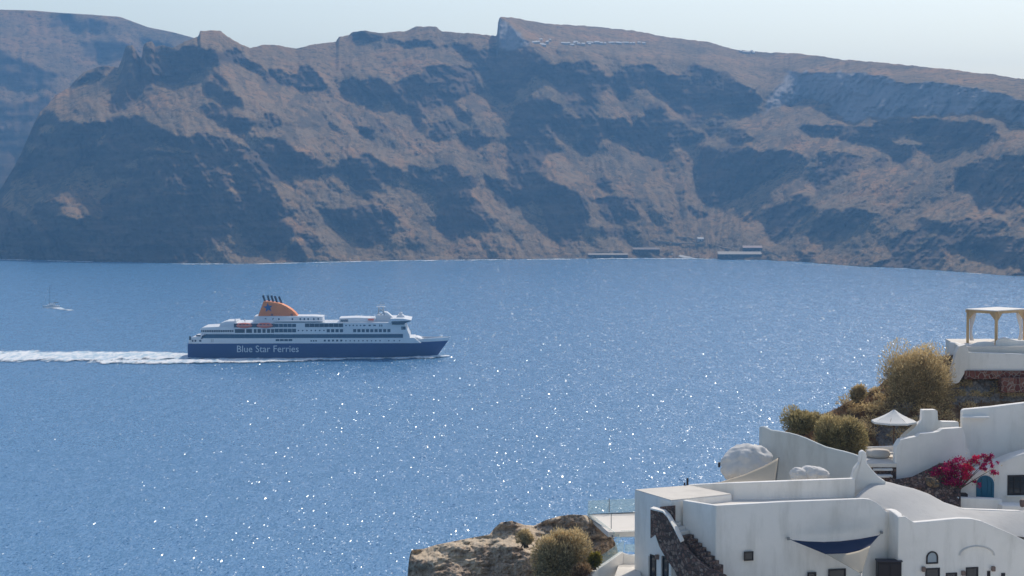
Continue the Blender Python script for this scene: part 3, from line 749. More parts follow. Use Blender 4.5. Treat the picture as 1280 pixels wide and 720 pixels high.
M_worn = whitewash('weathered whitewash', (0.70, 0.675, 0.64), (0.48, 0.46, 0.43), 0.7)
M_vault = whitewash('dimmed vault plaster', (0.56, 0.545, 0.52), (0.42, 0.405, 0.385), 0.6)  # darkened colour stands in for the dimmer grazing sunlight on the vault
M_grey = whitewash('grey green plaster', (0.60, 0.63, 0.62), (0.42, 0.44, 0.42), 0.7)
def stone(name, cols_, scale=3.0, joint=(0.1, 0.09, 0.08), jw=0.06, bump=0.8):
    m = mat(name, cols_[1], 0.9, 0.1); g = N(m)
    P = g.coord(); w = g.noise(P, 2.0, 3, 0.6, 'Color')
    q = g.n('ShaderNodeMix', data_type='VECTOR'); q.inputs[0].default_value = 0.12; g.l(P, q.inputs[4]); g.l(w, q.inputs[5])
    v = g.n('ShaderNodeTexVoronoi', feature='F1'); v.inputs['Scale'].default_value = scale; g.l(q.outputs[1], v.inputs['Vector'])
    e = g.n('ShaderNodeTexVoronoi', feature='DISTANCE_TO_EDGE'); e.inputs['Scale'].default_value = scale; g.l(q.outputs[1], e.inputs['Vector'])
    sep = g.n('ShaderNodeSeparateColor'); g.l(v.outputs['Color'], sep.inputs[0])
    c = g.ramp(sep.outputs[0], [(0.0, cols_[0]), (0.5, cols_[1]), (1.0, cols_[2])])
    c = g.mix(g.ramp(g.noise(P, 9, 4, .7), [(0.35, 0.5), (0.6, 0.0)]), c, tuple(x * .55 for x in cols_[0]))
    c = g.mix(g.ramp(e.outputs['Distance'], [(jw * .5, 1.0), (jw * 1.6, 0.0)]), c, joint)
    g.color(c); g.bump(g.ramp(e.outputs['Distance'], [(0, 0.0), (jw * 3, 1.0)]), bump, 0.06)
    return m
M_lava = stone('dark volcanic rubble stone', [(0.1, 0.075, 0.065), (0.24, 0.14, 0.11), (0.4, 0.3, 0.24)], 5.5, (0.1, 0.08, 0.07))
M_red = stone('red brown masonry', [(0.13, 0.045, 0.035), (0.2, 0.075, 0.055), (0.28, 0.15, 0.11)], 3.4, (0.34, 0.27, 0.23), 0.05)
M_dark = mat('dark brown joinery', (0.028, 0.02, 0.02), 0.5, 0.3)
M_pane = mat('dark window pane', (0.03, 0.035, 0.04), 0.08, 0.5)
M_sky_pane = mat('pale window pane', (0.30, 0.37, 0.42), 0.1, 0.5)
M_teal = painted('faded teal door paint', (0.025, 0.14, 0.23), 0.6, 0.4, 2.5)
M_canvas = painted('beige sail canvas', (0.56, 0.48, 0.37), 0.9, 0.25, 0.8)
M_navycloth = painted('navy sail canvas', (0.02, 0.035, 0.085), 0.9, 0.2, 0.8)
M_parasol = painted('cream parasol cloth', (0.80, 0.77, 0.72), 0.9, 0.15, 0.8)
M_wood = painted('tan timber', (0.66, 0.45, 0.24), 0.7, 0.4, 2.0)
M_pole = mat('brown wooden pole', (0.14, 0.075, 0.04), 0.7)
M_steel = mat('grey handrail steel', (0.25, 0.27, 0.28), 0.4, 0.5, 0.6)
M_curtain = mat('white curtain cloth', (0.75, 0.70, 0.66), 0.9)
M_cush = painted('oatmeal cushion cloth', (0.66, 0.6, 0.53), 0.95, 0.2, 2)
M_glassrail = mat('greenish balustrade glass', (0.62, 0.8, 0.76), 0.05, 0.5)
_b = M_glassrail.node_tree.nodes['Principled BSDF']; _b.inputs['Transmission Weight'].default_value = 0.0; _b.inputs['Alpha'].default_value = 0.28
M_pave = whitewash('pale terrace paving', (0.74, 0.69, 0.62), (0.55, 0.5, 0.44), 0.5)

def wall(name, tops, zbot, thick, m, parent=None, bevel=0.05, smooth=False):
    """a wall along (px, py, Y) top points, going down to zbot and thick metres back"""
    P = [at(*t) if not isinstance(t, Vector) else t for t in tops]
    rings = []
    for i, p in enumerate(P):
        d = P[min(i + 1, len(P) - 1)] - P[max(i - 1, 0)]; n = Vector((-d.y, d.x, 0))
        n = n.normalized() if n.length > 1e-6 else Vector((0, 1, 0))
        if n.y < 0: n = -n
        zb = zbot if not callable(zbot) else zbot(i)
        o = n * thick
        rings.append([Vector((p.x, p.y, zb)), p, p + o, Vector((p.x + o.x, p.y + o.y, zb))])
    return MB().loft(rings).build(name, m, parent, bevel)
def block(name, tops, zbot, m, parent=None, bevel=0.05):
    """closed plan outline (world points, all at one height) down to zbot"""
    b = MB(); b.prism(tops, (0, 0, zbot - tops[0].z)); return b.build(name, m, parent, bevel)
def face_prism(name, pts, Y, thick, m, parent=None, bevel=0.04):
    P = [at(p[0], p[1], p[2] if len(p) > 2 else Y) for p in pts]
    return MB().prism(P, (0, thick, 0)).build(name, m, parent, bevel)
class Plane:
    """a vertical wall face through two plan points; rect/arch build things on it"""
    def __init__(s, A, B):
        s.A = A; s.u = Vector((B.x - A.x, B.y - A.y, 0)).normalized(); s.n = Vector((s.u.y, -s.u.x, 0))
        if s.n.y > 0: s.n = -s.n
    def pt(s, px, py):
        d = at(px, py, 100) - Vector((0, 0, CAM_H)); o = Vector((0, 0, CAM_H))
        k = (s.A - o).dot(s.n) / d.dot(s.n); return o + d * k
    def panel(s, name, pts, out, back, m, parent=None, bevel=0.0):
        P = [s.pt(*p) + s.n * out for p in pts]
        return MB().prism(P, -s.n * (out + back)).build(name, m, parent, bevel)
    def window(s, x0, x1, y0, y1, name='window', frame=M_dark, pane=M_pane, parent=None, w=None, bars=0, rows=0, arch=False):
        a = s.pt(x0, y1); b = s.pt(x1, y0); L = (Vector((b.x - a.x, b.y - a.y, 0))).length; H = b.z - a.z
        w = w or 0.07
        base = Vector((a.x, a.y, a.z))
        def P(u, v, o): return base + s.u * u * (1 if (b - a).dot(s.u) > 0 else -1) + Vector((0, 0, v)) + s.n * o
        def shape(i):
            if not arch: return [(i, i), (L - i, i), (L - i, H - i), (i, H - i)]
            r = L / 2 - i; return [(i, i), (L - i, i)] + [(L / 2 + r * math.cos(t), H - L / 2 + r * math.sin(t)) for t in [math.pi * k / 12 for k in range(13)]]
        b_ = MB(); o_ = [P(u, v, .05) for u, v in shape(0)]; i_ = [P(u, v, .05) for u, v in shape(w)]
        o2 = [P(u, v, -.02) for u, v in shape(0)]; i2 = [P(u, v, -.02) for u, v in shape(w)]
        b_.loft([o2, o_, i_, i2], True, False)
        f = b_.build(name, frame, parent)
        if bars or rows:
            q = MB()
            for k in range(1, bars + 1):
                u = L * k / (bars + 1); q.prism([P(u - .025, w, .035), P(u + .025, w, .035), P(u + .025, H - w, .035), P(u - .025, H - w, .035)], -s.n * 0.03)
            for k in range(1, rows + 1):
                v = H * k / (rows + 1); q.prism([P(w, v - .02, .03), P(L - w, v - .02, .03), P(L - w, v + .02, .03), P(w, v + .02, .03)], -s.n * 0.02)
            q.build('glazing_bars', frame, f)
        MB().prism([P(u, v, .004) for u, v in shape(w * .9)], -s.n * 0.02).build('pane', pane, f)
        return f
def gather(root, first):
    """children built in world space since marker `first` go under root"""
    for o in [x for x in list(scene.objects) if x.get('_new') is None and x.parent is None and x not in first and x is not root]:
        o.parent = root; o.matrix_parent_inverse = Matrix.Translation(-Vector(root.location))
def thing(name, loc, label, cat, fn, group=None):
    before = set(scene.objects)
    root = empty(name, loc, label, cat, group)
    fn(root); before.add(root)
    gather(root, before)
    return root
ZB = 74.0
ground_z = 76.8

# ------------------------------------------------------------------ hillside, rock outcrop and ground
def hill_material(name, rockcols, grass):
    m = mat(name, (0.2, 0.15, 0.1), 0.95, 0.1); g = N(m)
    P = g.coord(); cl = g.attr('cliff')
    n1 = g.noise(P, 0.5, 5, 0.65); n2 = g.noise(P, 2.2, 5, 0.7); n3 = g.noise(P, 7, 4, 0.7)
    a = g.ramp(n2, [(0.3, grass[0]), (0.5, grass[1]), (0.7, grass[2])])
    r = g.ramp(n1, [(0.3, rockcols[0]), (0.5, rockcols[1]), (0.7, rockcols[2])])
    r = g.mix(g.ramp(n3, [(0.4, 0.55), (0.56, 0.0)]), r, tuple(c * .35 for c in rockcols[0]))
    f = g.ramp(g.math('ADD', cl, g.math('MULTIPLY', g.math('SUBTRACT', n2, 0.5), 0.9)), [(0.4, 0.0), (0.6, 1.0)])
    g.color(g.mix(f, a, r)); g.bump(g.mix(0.5, n2, n3), 0.9, 0.25)
    return m
M_hill = hill_material('dry hillside', [(0.2, 0.185, 0.18), (0.32, 0.295, 0.27), (0.45, 0.41, 0.37)], [(0.15, 0.09, 0.05), (0.27, 0.17, 0.095), (0.4, 0.29, 0.18)])
M_crag = hill_material('tan tuff rock', [(0.36, 0.27, 0.2), (0.58, 0.44, 0.32), (0.7, 0.57, 0.43)], [(0.5, 0.385, 0.27), (0.68, 0.54, 0.385), (0.76, 0.63, 0.48)])

cr = poly_fn([(900, 625), (940, 575), (975, 543), (985, 537), (1000, 530), (1020, 522), (1045, 511), (1060, 502), (1075, 495), (1095, 486), (1105, 476), (1130, 458), (1160, 446), (1190, 444), (1215, 446), (1400, 446)])
hops = [('D', [(1100, 560), (1092, 530), (1105, 520), (1130, 526), (1150, 520), (1165, 505), (1150, 540), (1125, 560)]), ('D', [(1178, 500), (1195, 480), (1230, 474), (1400, 474), (1400, 503), (1240, 500), (1200, 506)]),
        ('D', [(1105, 520), (1120, 500), (1140, 495), (1150, 505), (1130, 520)]), ('D', [(1092, 500), (1100, 488), (1108, 492), (1100, 505)])]
cols = np.arange(900, 1401, 1.5)
px, py, Yd, cl, _a = rock_slope(cols, cr, poly_fn([(900, 660), (1400, 660)]), 130, hops, lambda a, b: 29 + 4 * fbm(a / 30, b / 30, 3, .5, 5), 52.0, warp=3, wscale=12, soft=(1.5, 1.5),
                                Y0=lambda c: np.interp(c, [900, 980, 1060, 1400], [108.5, 110.0, 110.5, 110.2]), turn=0.02, seed=8)
Yd = Yd + 0.25 * fbm(px / 14, py / 14, 5, .6, 13, True) + 0.1 * fbm(px / 4, py / 4, 3, .6, 14)
HILL = (cols, px, py, Yd, cl)
X, Y, Z, (c2,) = close_slope(px, py, Yd, ((2, -0.5), (8, -8), (25, -45), (20, -40)), (cl,))
hill_o = grid_mesh('hillside', X, Y, Z, M_hill, dict(cliff=c2))

cr = poly_fn([(490, 812), (502, 770), (509, 725), (511, 700), (513, 691), (515, 687), (530, 686), (545, 681), (570, 676), (585, 673), (612, 668), (618, 660), (626, 653), (640, 651), (655, 656), (668, 657), (682, 650), (700, 645), (715, 643), (733, 644), (745, 652), (760, 662), (770, 680), (775, 700), (795, 740)])
oops = [('D', [(500, 800), (505, 690), (520, 700), (540, 705), (548, 712), (560, 702), (575, 706), (590, 704), (600, 712), (607, 724), (590, 715), (595, 690), (605, 683), (630, 684), (650, 684), (664, 690), (700, 700), (790, 700), (790, 800)]),
        ('D', [(610, 672), (618, 660), (626, 652), (640, 650), (656, 656), (668, 657), (640, 664), (622, 667)]), ('D', [(668, 658), (684, 650), (720, 642), (740, 652), (760, 668), (775, 690), (740, 690), (700, 670)]),
        ('D', [(560, 690), (575, 684), (592, 684), (600, 690), (580, 694)]), ('L', [(596, 672), (640, 668), (650, 672), (640, 680), (600, 683), (580, 680)])]
cols = np.arange(490, 796, 1.2)
px, py, Yd, cl, _a = rock_slope(cols, cr, poly_fn([(490, 820), (796, 820)]), 150, oops, lambda a, b: 11 + 5 * fbm(a / 20, b / 20, 3, .5, 15), 52.0, warp=3, wscale=10, soft=(1.2, 1.2),
                                Y0=lambda c: np.interp(c, [490, 560, 640, 796], [104.0, 102.5, 102.5, 104.5]), turn=0.03, seed=12)
Yd = Yd + 0.75 * fbm(px / 30, py / 18, 5, .55, 23, True) + 0.22 * fbm(px / 8, py / 5, 4, .65, 24, True) + .16 * np.round(2.2 * fbm(px / 18, py / 12, 3, .6, 29))
CRAG = (cols, px, py, Yd, cl)
X, Y, Z, (c2,) = close_slope(px, py, Yd, ((1.5, -0.5), (5, -8), (10, -45), (10, -40)), (cl,))
Z[0] = 40
grid_mesh('rock_outcrop', X, Y, Z, M_crag, dict(cliff=c2))
def Yon(S, x, y):
    cols, px, py, Yd, cl = S
    c = int(np.clip(np.searchsorted(cols, x), 0, len(cols) - 1)); col = py[:, c]
    return float(np.interp(y, col[::-1], Yd[::-1, c]))
gx, gy = np.meshgrid(np.linspace(2, 70, 60), np.linspace(66, 113, 50))
grid_mesh('ground', gx, gy, 76.4 + 0.0 * gx - np.clip((80 - gy), 0, 99) * .5 - np.clip(9 - gx, 0, 9) * 0.8, M_pave)  # unseen below the frame; paved pale and widened to bounce sunlight onto walls

# ------------------------------------------------------------------ the main white house
zA = 82.8
A_F, A_R, A_B, A_L = at_z(839, 626, zA), at_z(915, 618, zA), at_z(862, 607, zA), at_z(793, 612.5, zA)
K0, K1, K2, K3 = at_z(853, 625.4, zA), at_z(895, 632, zA), at_z(975, 627.4, zA), at_z(1080, 623.4, zA)
front = Plane(K1, K3); sideB = Plane(K0, K1); leftA = Plane(A_L, A_F)
c0, c1 = at(1123, 646, 100.8), at(1280, 675, 102.5)
frontC = Plane(c0, c1)
def main_house(root):
    block('roof_block', [A_F, A_R, A_B, A_L], ZB, M_wash, None, 0.06)
    cA = (A_F + A_R + A_B + A_L) / 4; up_ = Vector((0, 0, .035))
    block('roof', [cA + (q_ - cA) * .985 + up_ for q_ in (A_F, A_R, A_B, A_L)], zA - .1, M_roof, None, 0.02)
    wall('front_wall', [K0, K1, K2, K3, (1088, 624.3, 101.45), (1095, 627.5, 101.55), (1101, 632, 101.65), (1106, 637.5, 101.75), (1112, 642, 102.1)], ZB, 0.32, M_wash, None, 0.05)
    fl = [K0 + Vector((.3, .3, 0)), K1 + Vector((.1, .4, 0)), K3 + Vector((0, .32, 0)), at_z(1095, 622, 82.42), at_z(1068, 621.5, 82.42) + Vector((0, .3, 0)), at_z(915, 624.6, 82.42) + Vector((0, .3, 0))]
    block('roof_terrace', [Vector((p.x, p.y, 82.42)) for p in fl], ZB, M_pave, None, 0.0)
    wall('rear_parapet', [(860, 606.0, 106.0), (890, 604.6, 104.8), (917, 603.6, 103.35), (960, 602.2, 103.45), (1069, 598.2, 104.1)], 80, 0.4, M_wash, None, 0.05)
    wall('front_wall', [at(1105.5, 636, 102.4), at(1112, 637.5, 101.9), at(1118, 642, 101.3)] + [frontC.pt(x, y) for x, y in ((1123, 646.2), (1132, 645.4), (1136, 648.5), (1143, 653), (1165, 651.2), (1185, 649.2),
                        (1200, 648), (1215, 648.4), (1228, 651.5), (1245, 658.8), (1262, 666), (1280, 675), (1330, 705))], ZB, 0.42, M_wash, None, 0.06)
    lo = [(1068, 622, 103.60), (1084, 624, 102.80), (1098, 631, 102.50), (1112, 642, 102.50), (1124, 650, 101.20), (1143, 656, 101.35), (1165, 654, 101.55), (1200, 651, 101.90), (1228, 655, 102.20), (1262, 669, 102.60), (1330, 707, 103.50)]
    hi = [(1094, 601.5, 105.2), (1104, 602.5, 105.2), (1116, 605, 105.0), (1128, 608.5, 104.9), (1145, 612.5, 104.8), (1163, 619, 104.8), (1182, 629.5, 104.9), (1204, 636.5, 105.0), (1225, 637.6, 105.1), (1270, 639, 105.3), (1330, 641, 105.7)]
    rings = []
    for a, b in zip(lo, hi):
        p, q = at(*a), at(*b); r = []
        for k in range(9):
            f = k / 8; v = p.lerp(q, f); v.z += 0.10 * math.sin(math.pi * f); r.append(v)
        r += [q + Vector((0, 0.12, 0.02)), q + Vector((0, 0.5, 0.0)), Vector((q.x, q.y + .5, 80)), Vector((p.x, p.y, 80))]
        rings.append(r)
    MB().loft(rings).build('vaulted_roof', M_vault, None, 0, True).modifiers.new('edge', 'EDGE_SPLIT').split_angle = R(50)
    wall('roof_kerb', [(1128, 609.6, 104.95), (1146, 613.4, 104.85), (1160, 618.4, 104.85)], 82, 0.35, M_wash, None, 0.06)
    wall('roof_kerb', [(1183, 629.6, 104.85), (1193, 633.5, 104.9), (1206, 636.4, 104.95), (1240, 637.4, 105.1), (1276, 639, 105.3)], 81.4, 0.35, M_wash, None, 0.05)
    # windows and doors
    front.window(930, 941.5, 689, 701, 'window', M_dark, M_pane, None, .05)
    front.window(1009, 1020, 715, 760, 'door', M_dark, M_pane); front.window(1035, 1057, 710.5, 760, 'door', M_dark, M_pane)
    leftA.window(813, 820.5, 695, 748, 'door', M_dark, M_pane, None, .09); leftA.window(828.5, 836, 697, 750, 'door', M_dark, M_pane, None, .09)
    for x in (811.2, 826.8): leftA.panel('door_surround', [(x, 694.2), (x + 1.6, 694.8), (x + 1.6, 750), (x, 750)], .12, .02, M_wash)
    frontC.window(1157.5, 1172.5, 688.5, 705, 'arched_window', M_dark, M_sky_pane, None, .075, 0, 0, True)
    frontC.window(1156, 1174.5, 709.5, 760, 'door', M_dark, M_pane); frontC.window(1182, 1196, 715.5, 735, 'window', M_dark, M_pane)
    frontC.window(1206.5, 1222.5, 708.5, 760, 'door', M_dark, M_pane); frontC.window(1233.5, 1237.5, 713.5, 740, 'window', M_dark, M_pane); frontC.window(1251, 1256, 716, 745, 'window', M_dark, M_pane)
    arc = [(1221 + 23 * math.cos(t), 694 - 12.5 * math.sin(t)) for t in [math.pi * k / 14 for k in range(15)]]
    hood = MB(); n = frontC.n; r1 = []; r2 = []; r3 = []
    for x, y in arc:
        p = frontC.pt(x, y); q = frontC.pt(1221 + (x - 1221) * .86, 694 + (y - 694) * .82)
        r1.append(p); r2.append(p.lerp(q, .5) + n * .10); r3.append(q + n * .0)
    hood.loft([r1, r2, r3], False, False).build('niche_hood', M_worn, None, 0, True)
    for pl, x, y in ((frontC, 1153.5, 711), (frontC, 1203, 716), (frontC, 1240.5, 710.5), (leftA, 823.5, 696)):
        p = pl.pt(x, y) + pl.n * .12
        MB().box(p.x - .1, p.x + .1, p.y - .1, p.y + .12, p.z - .13, p.z + .13).build('wall_lamp', mat('rusty lamp', (0.22, 0.15, 0.12), .6), None, .03)
thing('white_house', (A_F.x + 5, A_F.y + 1, ground_z), 'large whitewashed cliff house with flat roof terrace, stepped front wall and smooth vaulted roof', 'house', main_house)
# vent posts on the roof block
p = at_z(859.5, 607.2, zA)
tag(MB().tube([p + Vector((0, .1, 0)), p + Vector((0, .1, .42))], .06, 8).tube([p + Vector((-.16, .1, 0)), p + Vector((-.16, .1, .16))], .05, 8).build('vent_pipe', M_dark), 'short dark vent pipe at the far corner of the flat roof block', 'vent pipe')

# ------------------------------------------------------------------ outside stair with its stone wall
def stair(root):
    front_edge = [(813, 636, 101.15), (819, 637, 100.95), (824, 638.5, 100.75), (829, 640, 100.55), (834.5, 646, 100.25), (843, 661, 99.75), (851, 676.5, 99.25), (861, 690, 98.85), (873, 702, 98.35), (885, 711, 97.85), (905, 719.5, 97.15), (918, 732, 96.65)]
    low_edge = [(0, 673), (0, 668), (0, 683), (0, 692), (0, 701), (0, 713), (0, 730), (0, 745), (0, 760), (0, 780), (0, 800), (0, 810)]
    b = MB(); rings = []
    for (x, y, Y_), (x2, y2) in zip(front_edge, low_edge):
        t = at(x, y, Y_); bt = at(x, y2, Y_); o = Vector((.12, .3, 0))
        rings.append([bt, t, t + o, bt + o])
    # resample for rough masonry
    w = b.loft(rings).build('stone_wall', M_lava)
    cop = [(813, 635.4, 101.11), (829, 639.3, 100.51), (834.5, 645.2, 100.21), (843, 660.2, 99.71), (851.5, 677, 99.20)]
    rings = []
    for x, y, Y_ in cop:
        t = at(x, y, Y_); o = Vector((.2, .42, 0)); rings.append([t - Vector((.03, .05, .06)), t + Vector((-.03, -.05, .03)), t + o + Vector((0, 0, .03)), t + o - Vector((0, 0, .06))])
    MB().loft(rings).build('coping', M_wash, None, .02)
    # landing wall in stone behind, and the steps between the two walls
    MB().prism([at(825, 633.8, 101.15), at(843.5, 632.2, 100.5), at(843.5, 662, 100.5), at(825, 662, 101.15)], (.05, .15, 0)).build('landing_wall', M_lava)
    d = (K1 - K0); d.z = 0; d.normalize(); n = Vector((-d.y, d.x, 0)); n = n if n.x < 0 else -n
    zt = at(846, 651, 101.2).z
    for k in range(11):
        p = K0 + d * (-0.35 + 0.29 * k); z = zt - 0.19 * k
        MB().prism([Vector((p.x, p.y, z)) + n * .02, Vector((p.x, p.y, z)) + n * .8, Vector((p.x, p.y, z)) + n * .8 + d * .31, Vector((p.x, p.y, z)) + n * .02 + d * .31], (0, 0, -1.2)).build('step', M_worn if k < 3 else M_lava, None, .015)
thing('stone_staircase', at(870, 720, 99), 'outside staircase behind a curving dark rubble stone wall with white coping', 'staircase', stair)

# ------------------------------------------------------------------ shade sails
def ruled(name, curves, m, parent=None, nu=18, nv=8, sag=0.0, thick=0.02):
    A, B = curves
    def samp(cv, s):
        P = [at(*c) for c in cv]; k = s * (len(P) - 1); i = min(int(k), len(P) - 2); return P[i].lerp(P[i + 1], k - i)
    rings = []
    for i in range(nv + 1):
        f = i / nv; r = []
        for j in range(nu + 1):
            s = j / nu; v = samp(A, s).lerp(samp(B, s), f); v.z -= sag * math.sin(math.pi * f) * math.sin(math.pi * s); r.append(v)
        rings.append(r)
    o = MB().loft(rings, False, False).build(name, m, parent, 0, True)
    sdf = o.modifiers.new('cloth', 'SOLIDIFY'); sdf.thickness = thick
    return o
def navy_sail(root):
    T = [(990, 675, 100.15), (1010, 676.8, 100.25), (1030, 677.4, 100.35), (1050, 676.6, 100.45), (1075, 673.5, 100.65), (1099, 669, 101.00)]
    Mi = [(992, 676, 100.10), (1012, 684, 99.75), (1032, 692.3, 99.25), (1060, 691.6, 99.15), (1085, 684.5, 99.55), (1098, 669.8, 100.95)]
    ruled('navy_panel', (T, Mi), M_navycloth, None, 25, 6, .05)
    ruled('cream_panel', ([(1033, 692.5, 99.23), (1046, 692.2, 99.15), (1060, 691.6, 99.13), (1074, 688.4, 99.25), (1088, 682, 99.65)], [(1076, 716.5, 98.05), (1076.3, 717, 98.05), (1076.6, 717.2, 98.05), (1077, 717, 98.05), (1077.4, 716.5, 98.05)]), M_canvas, None, 16, 10, .0)
    for a, b in (((990, 675, 100.15), (985.5, 673.4, 100.30)), ((1099, 669, 101.00), (1102.5, 665.5, 101.55)), ((1077, 716.8, 98.05), (1077.5, 722, 97.65))):
        MB().tube([at(*a), at(*b)], .02, 6).build('tension_cord', M_steel)
    for x, y, Y_ in ((985.5, 673.4, 100.30), (1102, 665.6, 101.53)):
        q = at(x, y, Y_); MB().box(q.x - .07, q.x + .07, q.y - .08, q.y + .1, q.z - .07, q.z + .07).build('wall_bracket', M_steel, None, .01)
thing('shade_sail', at(1045, 690, 100.5), 'triangular shade sail, navy along the top and cream below, slung across the front wall', 'shade sail', navy_sail)
def beige_sail(root):
    ruled('canvas', ([(873, 606.5, 107.2), (900, 603.0, 107.5), (930, 593.5, 107.8), (955, 582.5, 108.1), (973, 572.5, 108.4)], [(873, 607, 107.1), (900, 606, 107.1), (930, 605.5, 107.1), (955, 605, 107.1), (968.5, 604, 107.1)]), M_canvas, None, 20, 8, .06)
    MB().tube([at(973.5, 571.5, 108.45), at(969.5, 606, 108.3)], .05, 8).build('pole', M_steel)
thing('shade_sail', at(930, 600, 107.5), 'plain beige shade sail behind the roof parapet, beside the white painted rock', 'shade sail', beige_sail)

def boulder(name, px_, py_, Y_, sx_, sy_, sz_, rot, m, seed, label, cat, group=None, rough=.16):
    bm = bmesh.new(); bmesh.ops.create_icosphere(bm, subdivisions=5, radius=1)
    for v in bm.verts:
        q = v.co * 1.1 + Vector((seed * 7.1, seed, 0))
        n = mnoise.fractal(q, 1.0, 2.0, 5) * rough + abs(mnoise.noise(q * 2.2)) * rough * .7
        v.co *= 1 + n
        v.co = Vector((v.co.x * sx_, v.co.y * sy_, v.co.z * sz_))
    bm.transform(Matrix.Rotation(rot, 4, 'Y'))
    me = bpy.data.meshes.new(name); bm.to_mesh(me); bm.free(); me.polygons.foreach_set('use_smooth', [True] * len(me.polygons))
    o = link(name, me, m); o.location = at(px_, py_, Y_); return tag(o, label, cat, group)
boulder('painted_rock', 934, 580, 110.6, 1.5, 1.2, 1.15, R(-14), M_worn, 1, 'big rounded rock painted white, beside the beige shade sail', 'rock')
boulder('painted_rock', 998, 594, 107.6, 0.5, 0.5, 0.45, 0, M_worn, 2, 'smaller, left one of two white mounds in front of the curved grey wall', 'rock', 'white mounds')
boulder('painted_rock', 1017, 594, 107.8, 0.82, 0.6, 0.52, R(6), M_worn, 3, 'wider, right one of two white mounds in front of the curved grey wall', 'rock', 'white mounds')
p = at(899, 580, 110.0); 
tag(MB().tube([at(899, 578, 109.6), at(899, 584, 109.6)], .07, 8).build('lamp_post', M_dark), 'small dark lamp at the left foot of the white painted rock', 'lamp')

# ------------------------------------------------------------------ walls up the hill
def gwall(tops, zb, th, m, label, bevel=.07, cat='wall', name='garden_wall'):
    return tag(wall(name, tops, zb, th, m, None, bevel), label, cat)
gwall([(948.5, 533.5, 112.9), (953, 532.8, 112.6), (958, 535, 112.45), (964, 537.6, 112.3), (975, 539.2, 112.25), (987, 541.2, 112.2), (998, 544.2, 112.1), (1008, 548, 112.0), (1020, 553.5, 111.8), (1032, 558.6, 111.6), (1044, 561.8, 111.4), (1054, 564, 111.2), (1066, 567.5, 111.0), (1078, 572, 110.6)], 80, .28, M_grey, 'curved grey green wall with a pointed end, sweeping down behind the white mounds')
tag(face_prism('wall_buttress', [(1062, 624), (1064, 600), (1068, 586), (1074, 578.5), (1075, 566), (1079, 563), (1083, 566), (1084, 579.5), (1091, 588), (1099, 596.5), (1108, 602.5), (1106, 608), (1098, 611), (1091, 617), (1087, 626)], 104.85, .55, M_wash, None, .08), 'white flaring buttress with a narrow top at the end of the roof parapet', 'wall')
def lookout(root):
    zt = at(1095, 578, 110.2).z
    P = [at_z(1083, 579, zt), at_z(1121, 579, zt), at_z(1121, 563, zt), at_z(1079, 563, zt)]
    block('floor', P, zt - .25, M_pave, None, .03)
    wall('parapet', [at_z(1080, 563.5, zt) + Vector((0, 0, .22)), at_z(1121, 562.5, zt) + Vector((0, 0, .25))], zt - .2, .25, M_wash)
    q = [Vector((p.x, p.y, zt - .26)) for p in (P[0] + Vector((.1, .1, 0)), P[1] + Vector((0, .1, 0)), P[2], P[3])]
    block('stone_base', q, 80.5, M_lava, None, 0)
    for y, x0, x1, Y_ in ((586, 1092, 1116, 109.7), (594.5, 1097, 1116, 109.3)):
        a, b = at(x0, y, Y_), at(x1, y, Y_); MB().box(a.x, b.x, a.y, a.y + .6, a.z - .12, a.z).build('step', M_worn, None, .02)
thing('lookout_terrace', at(1100, 590, 110.5), 'small white terrace on a dark stone base, under the cream parasol', 'terrace', lookout)
p = at(1097.5, 573.5, 112.3); zt = at(1095, 578, 110.2).z
tag(MB().lathe([(0.5, 0), (.66, .04), (.72, .16), (.70, .36), (.6, .44), (.3, .47)], (p.x, p.y, zt), 28).build('round_daybed', M_cush, None, 0, True), 'round oatmeal coloured daybed on the small terrace beside the parasol pole', 'daybed')
def parasol(root, half=False):
    o = Vector(root.location)
    b = MB(); R0 = 1.36; n = 8
    rim = [Vector((o.x + R0 * math.cos(t), o.y + R0 * math.sin(t), o.z + 1.98)) for t in [2 * math.pi * (k + .5) / n for k in range(n)]]
    top = o + Vector((0, 0, 2.66))
    rings = [[top + Vector((0.04 * math.cos(2 * math.pi * (k + .5) / n), .04 * math.sin(2 * math.pi * (k + .5) / n), 0)) for k in range(n)]]
    for f in (.25, .5, .75, 1.0):
        rings.append([top.lerp(r, f) + Vector((0, 0, -.10 * math.sin(math.pi * f) * 0.5)) for r in rim])
    rings.append([r + Vector((0, 0, -.11)) for r in rim])
    c = b.loft(rings, True, False).build('canopy', M_parasol); c.modifiers.new('cloth', 'SOLIDIFY').thickness = .02
    MB().tube([o, o + Vector((0, 0, 2.72))], .035, 8).build('pole', M_pole)
    for k in range(n):
        MB().tube([rim[k] + Vector((0, 0, -.02)), o + Vector((0, 0, 2.55))], .014, 5).build('rib', M_pole)
    MB().lathe([(.3, 0), (.3, .08), (.08, .1)], o, 16).build('base', M_worn)
p = at(1117, 567, 112.2)
thing('parasol', (p.x, p.y, at(1117, 567.5, 112.2).z), 'open cream parasol with a brown pole on the small stone based terrace', 'parasol', parasol)
gwall([(1119, 568, 110.0), (1121, 558, 110.0), (1126, 549.5, 110.1), (1137, 547.4, 110.2), (1147, 545.6, 110.3), (1150, 542.2, 110.3), (1168, 540.6, 110.4), (1174, 539.4, 110.45), (1179, 536.2, 110.5), (1203, 534.6, 110.8), (1206.5, 545, 110.9), (1209, 560, 110.9), (1213, 564, 110.9)], 79.5, .5, M_wash, 'white wall with a stepped top edge behind the bougainvillea, right of the small terrace')
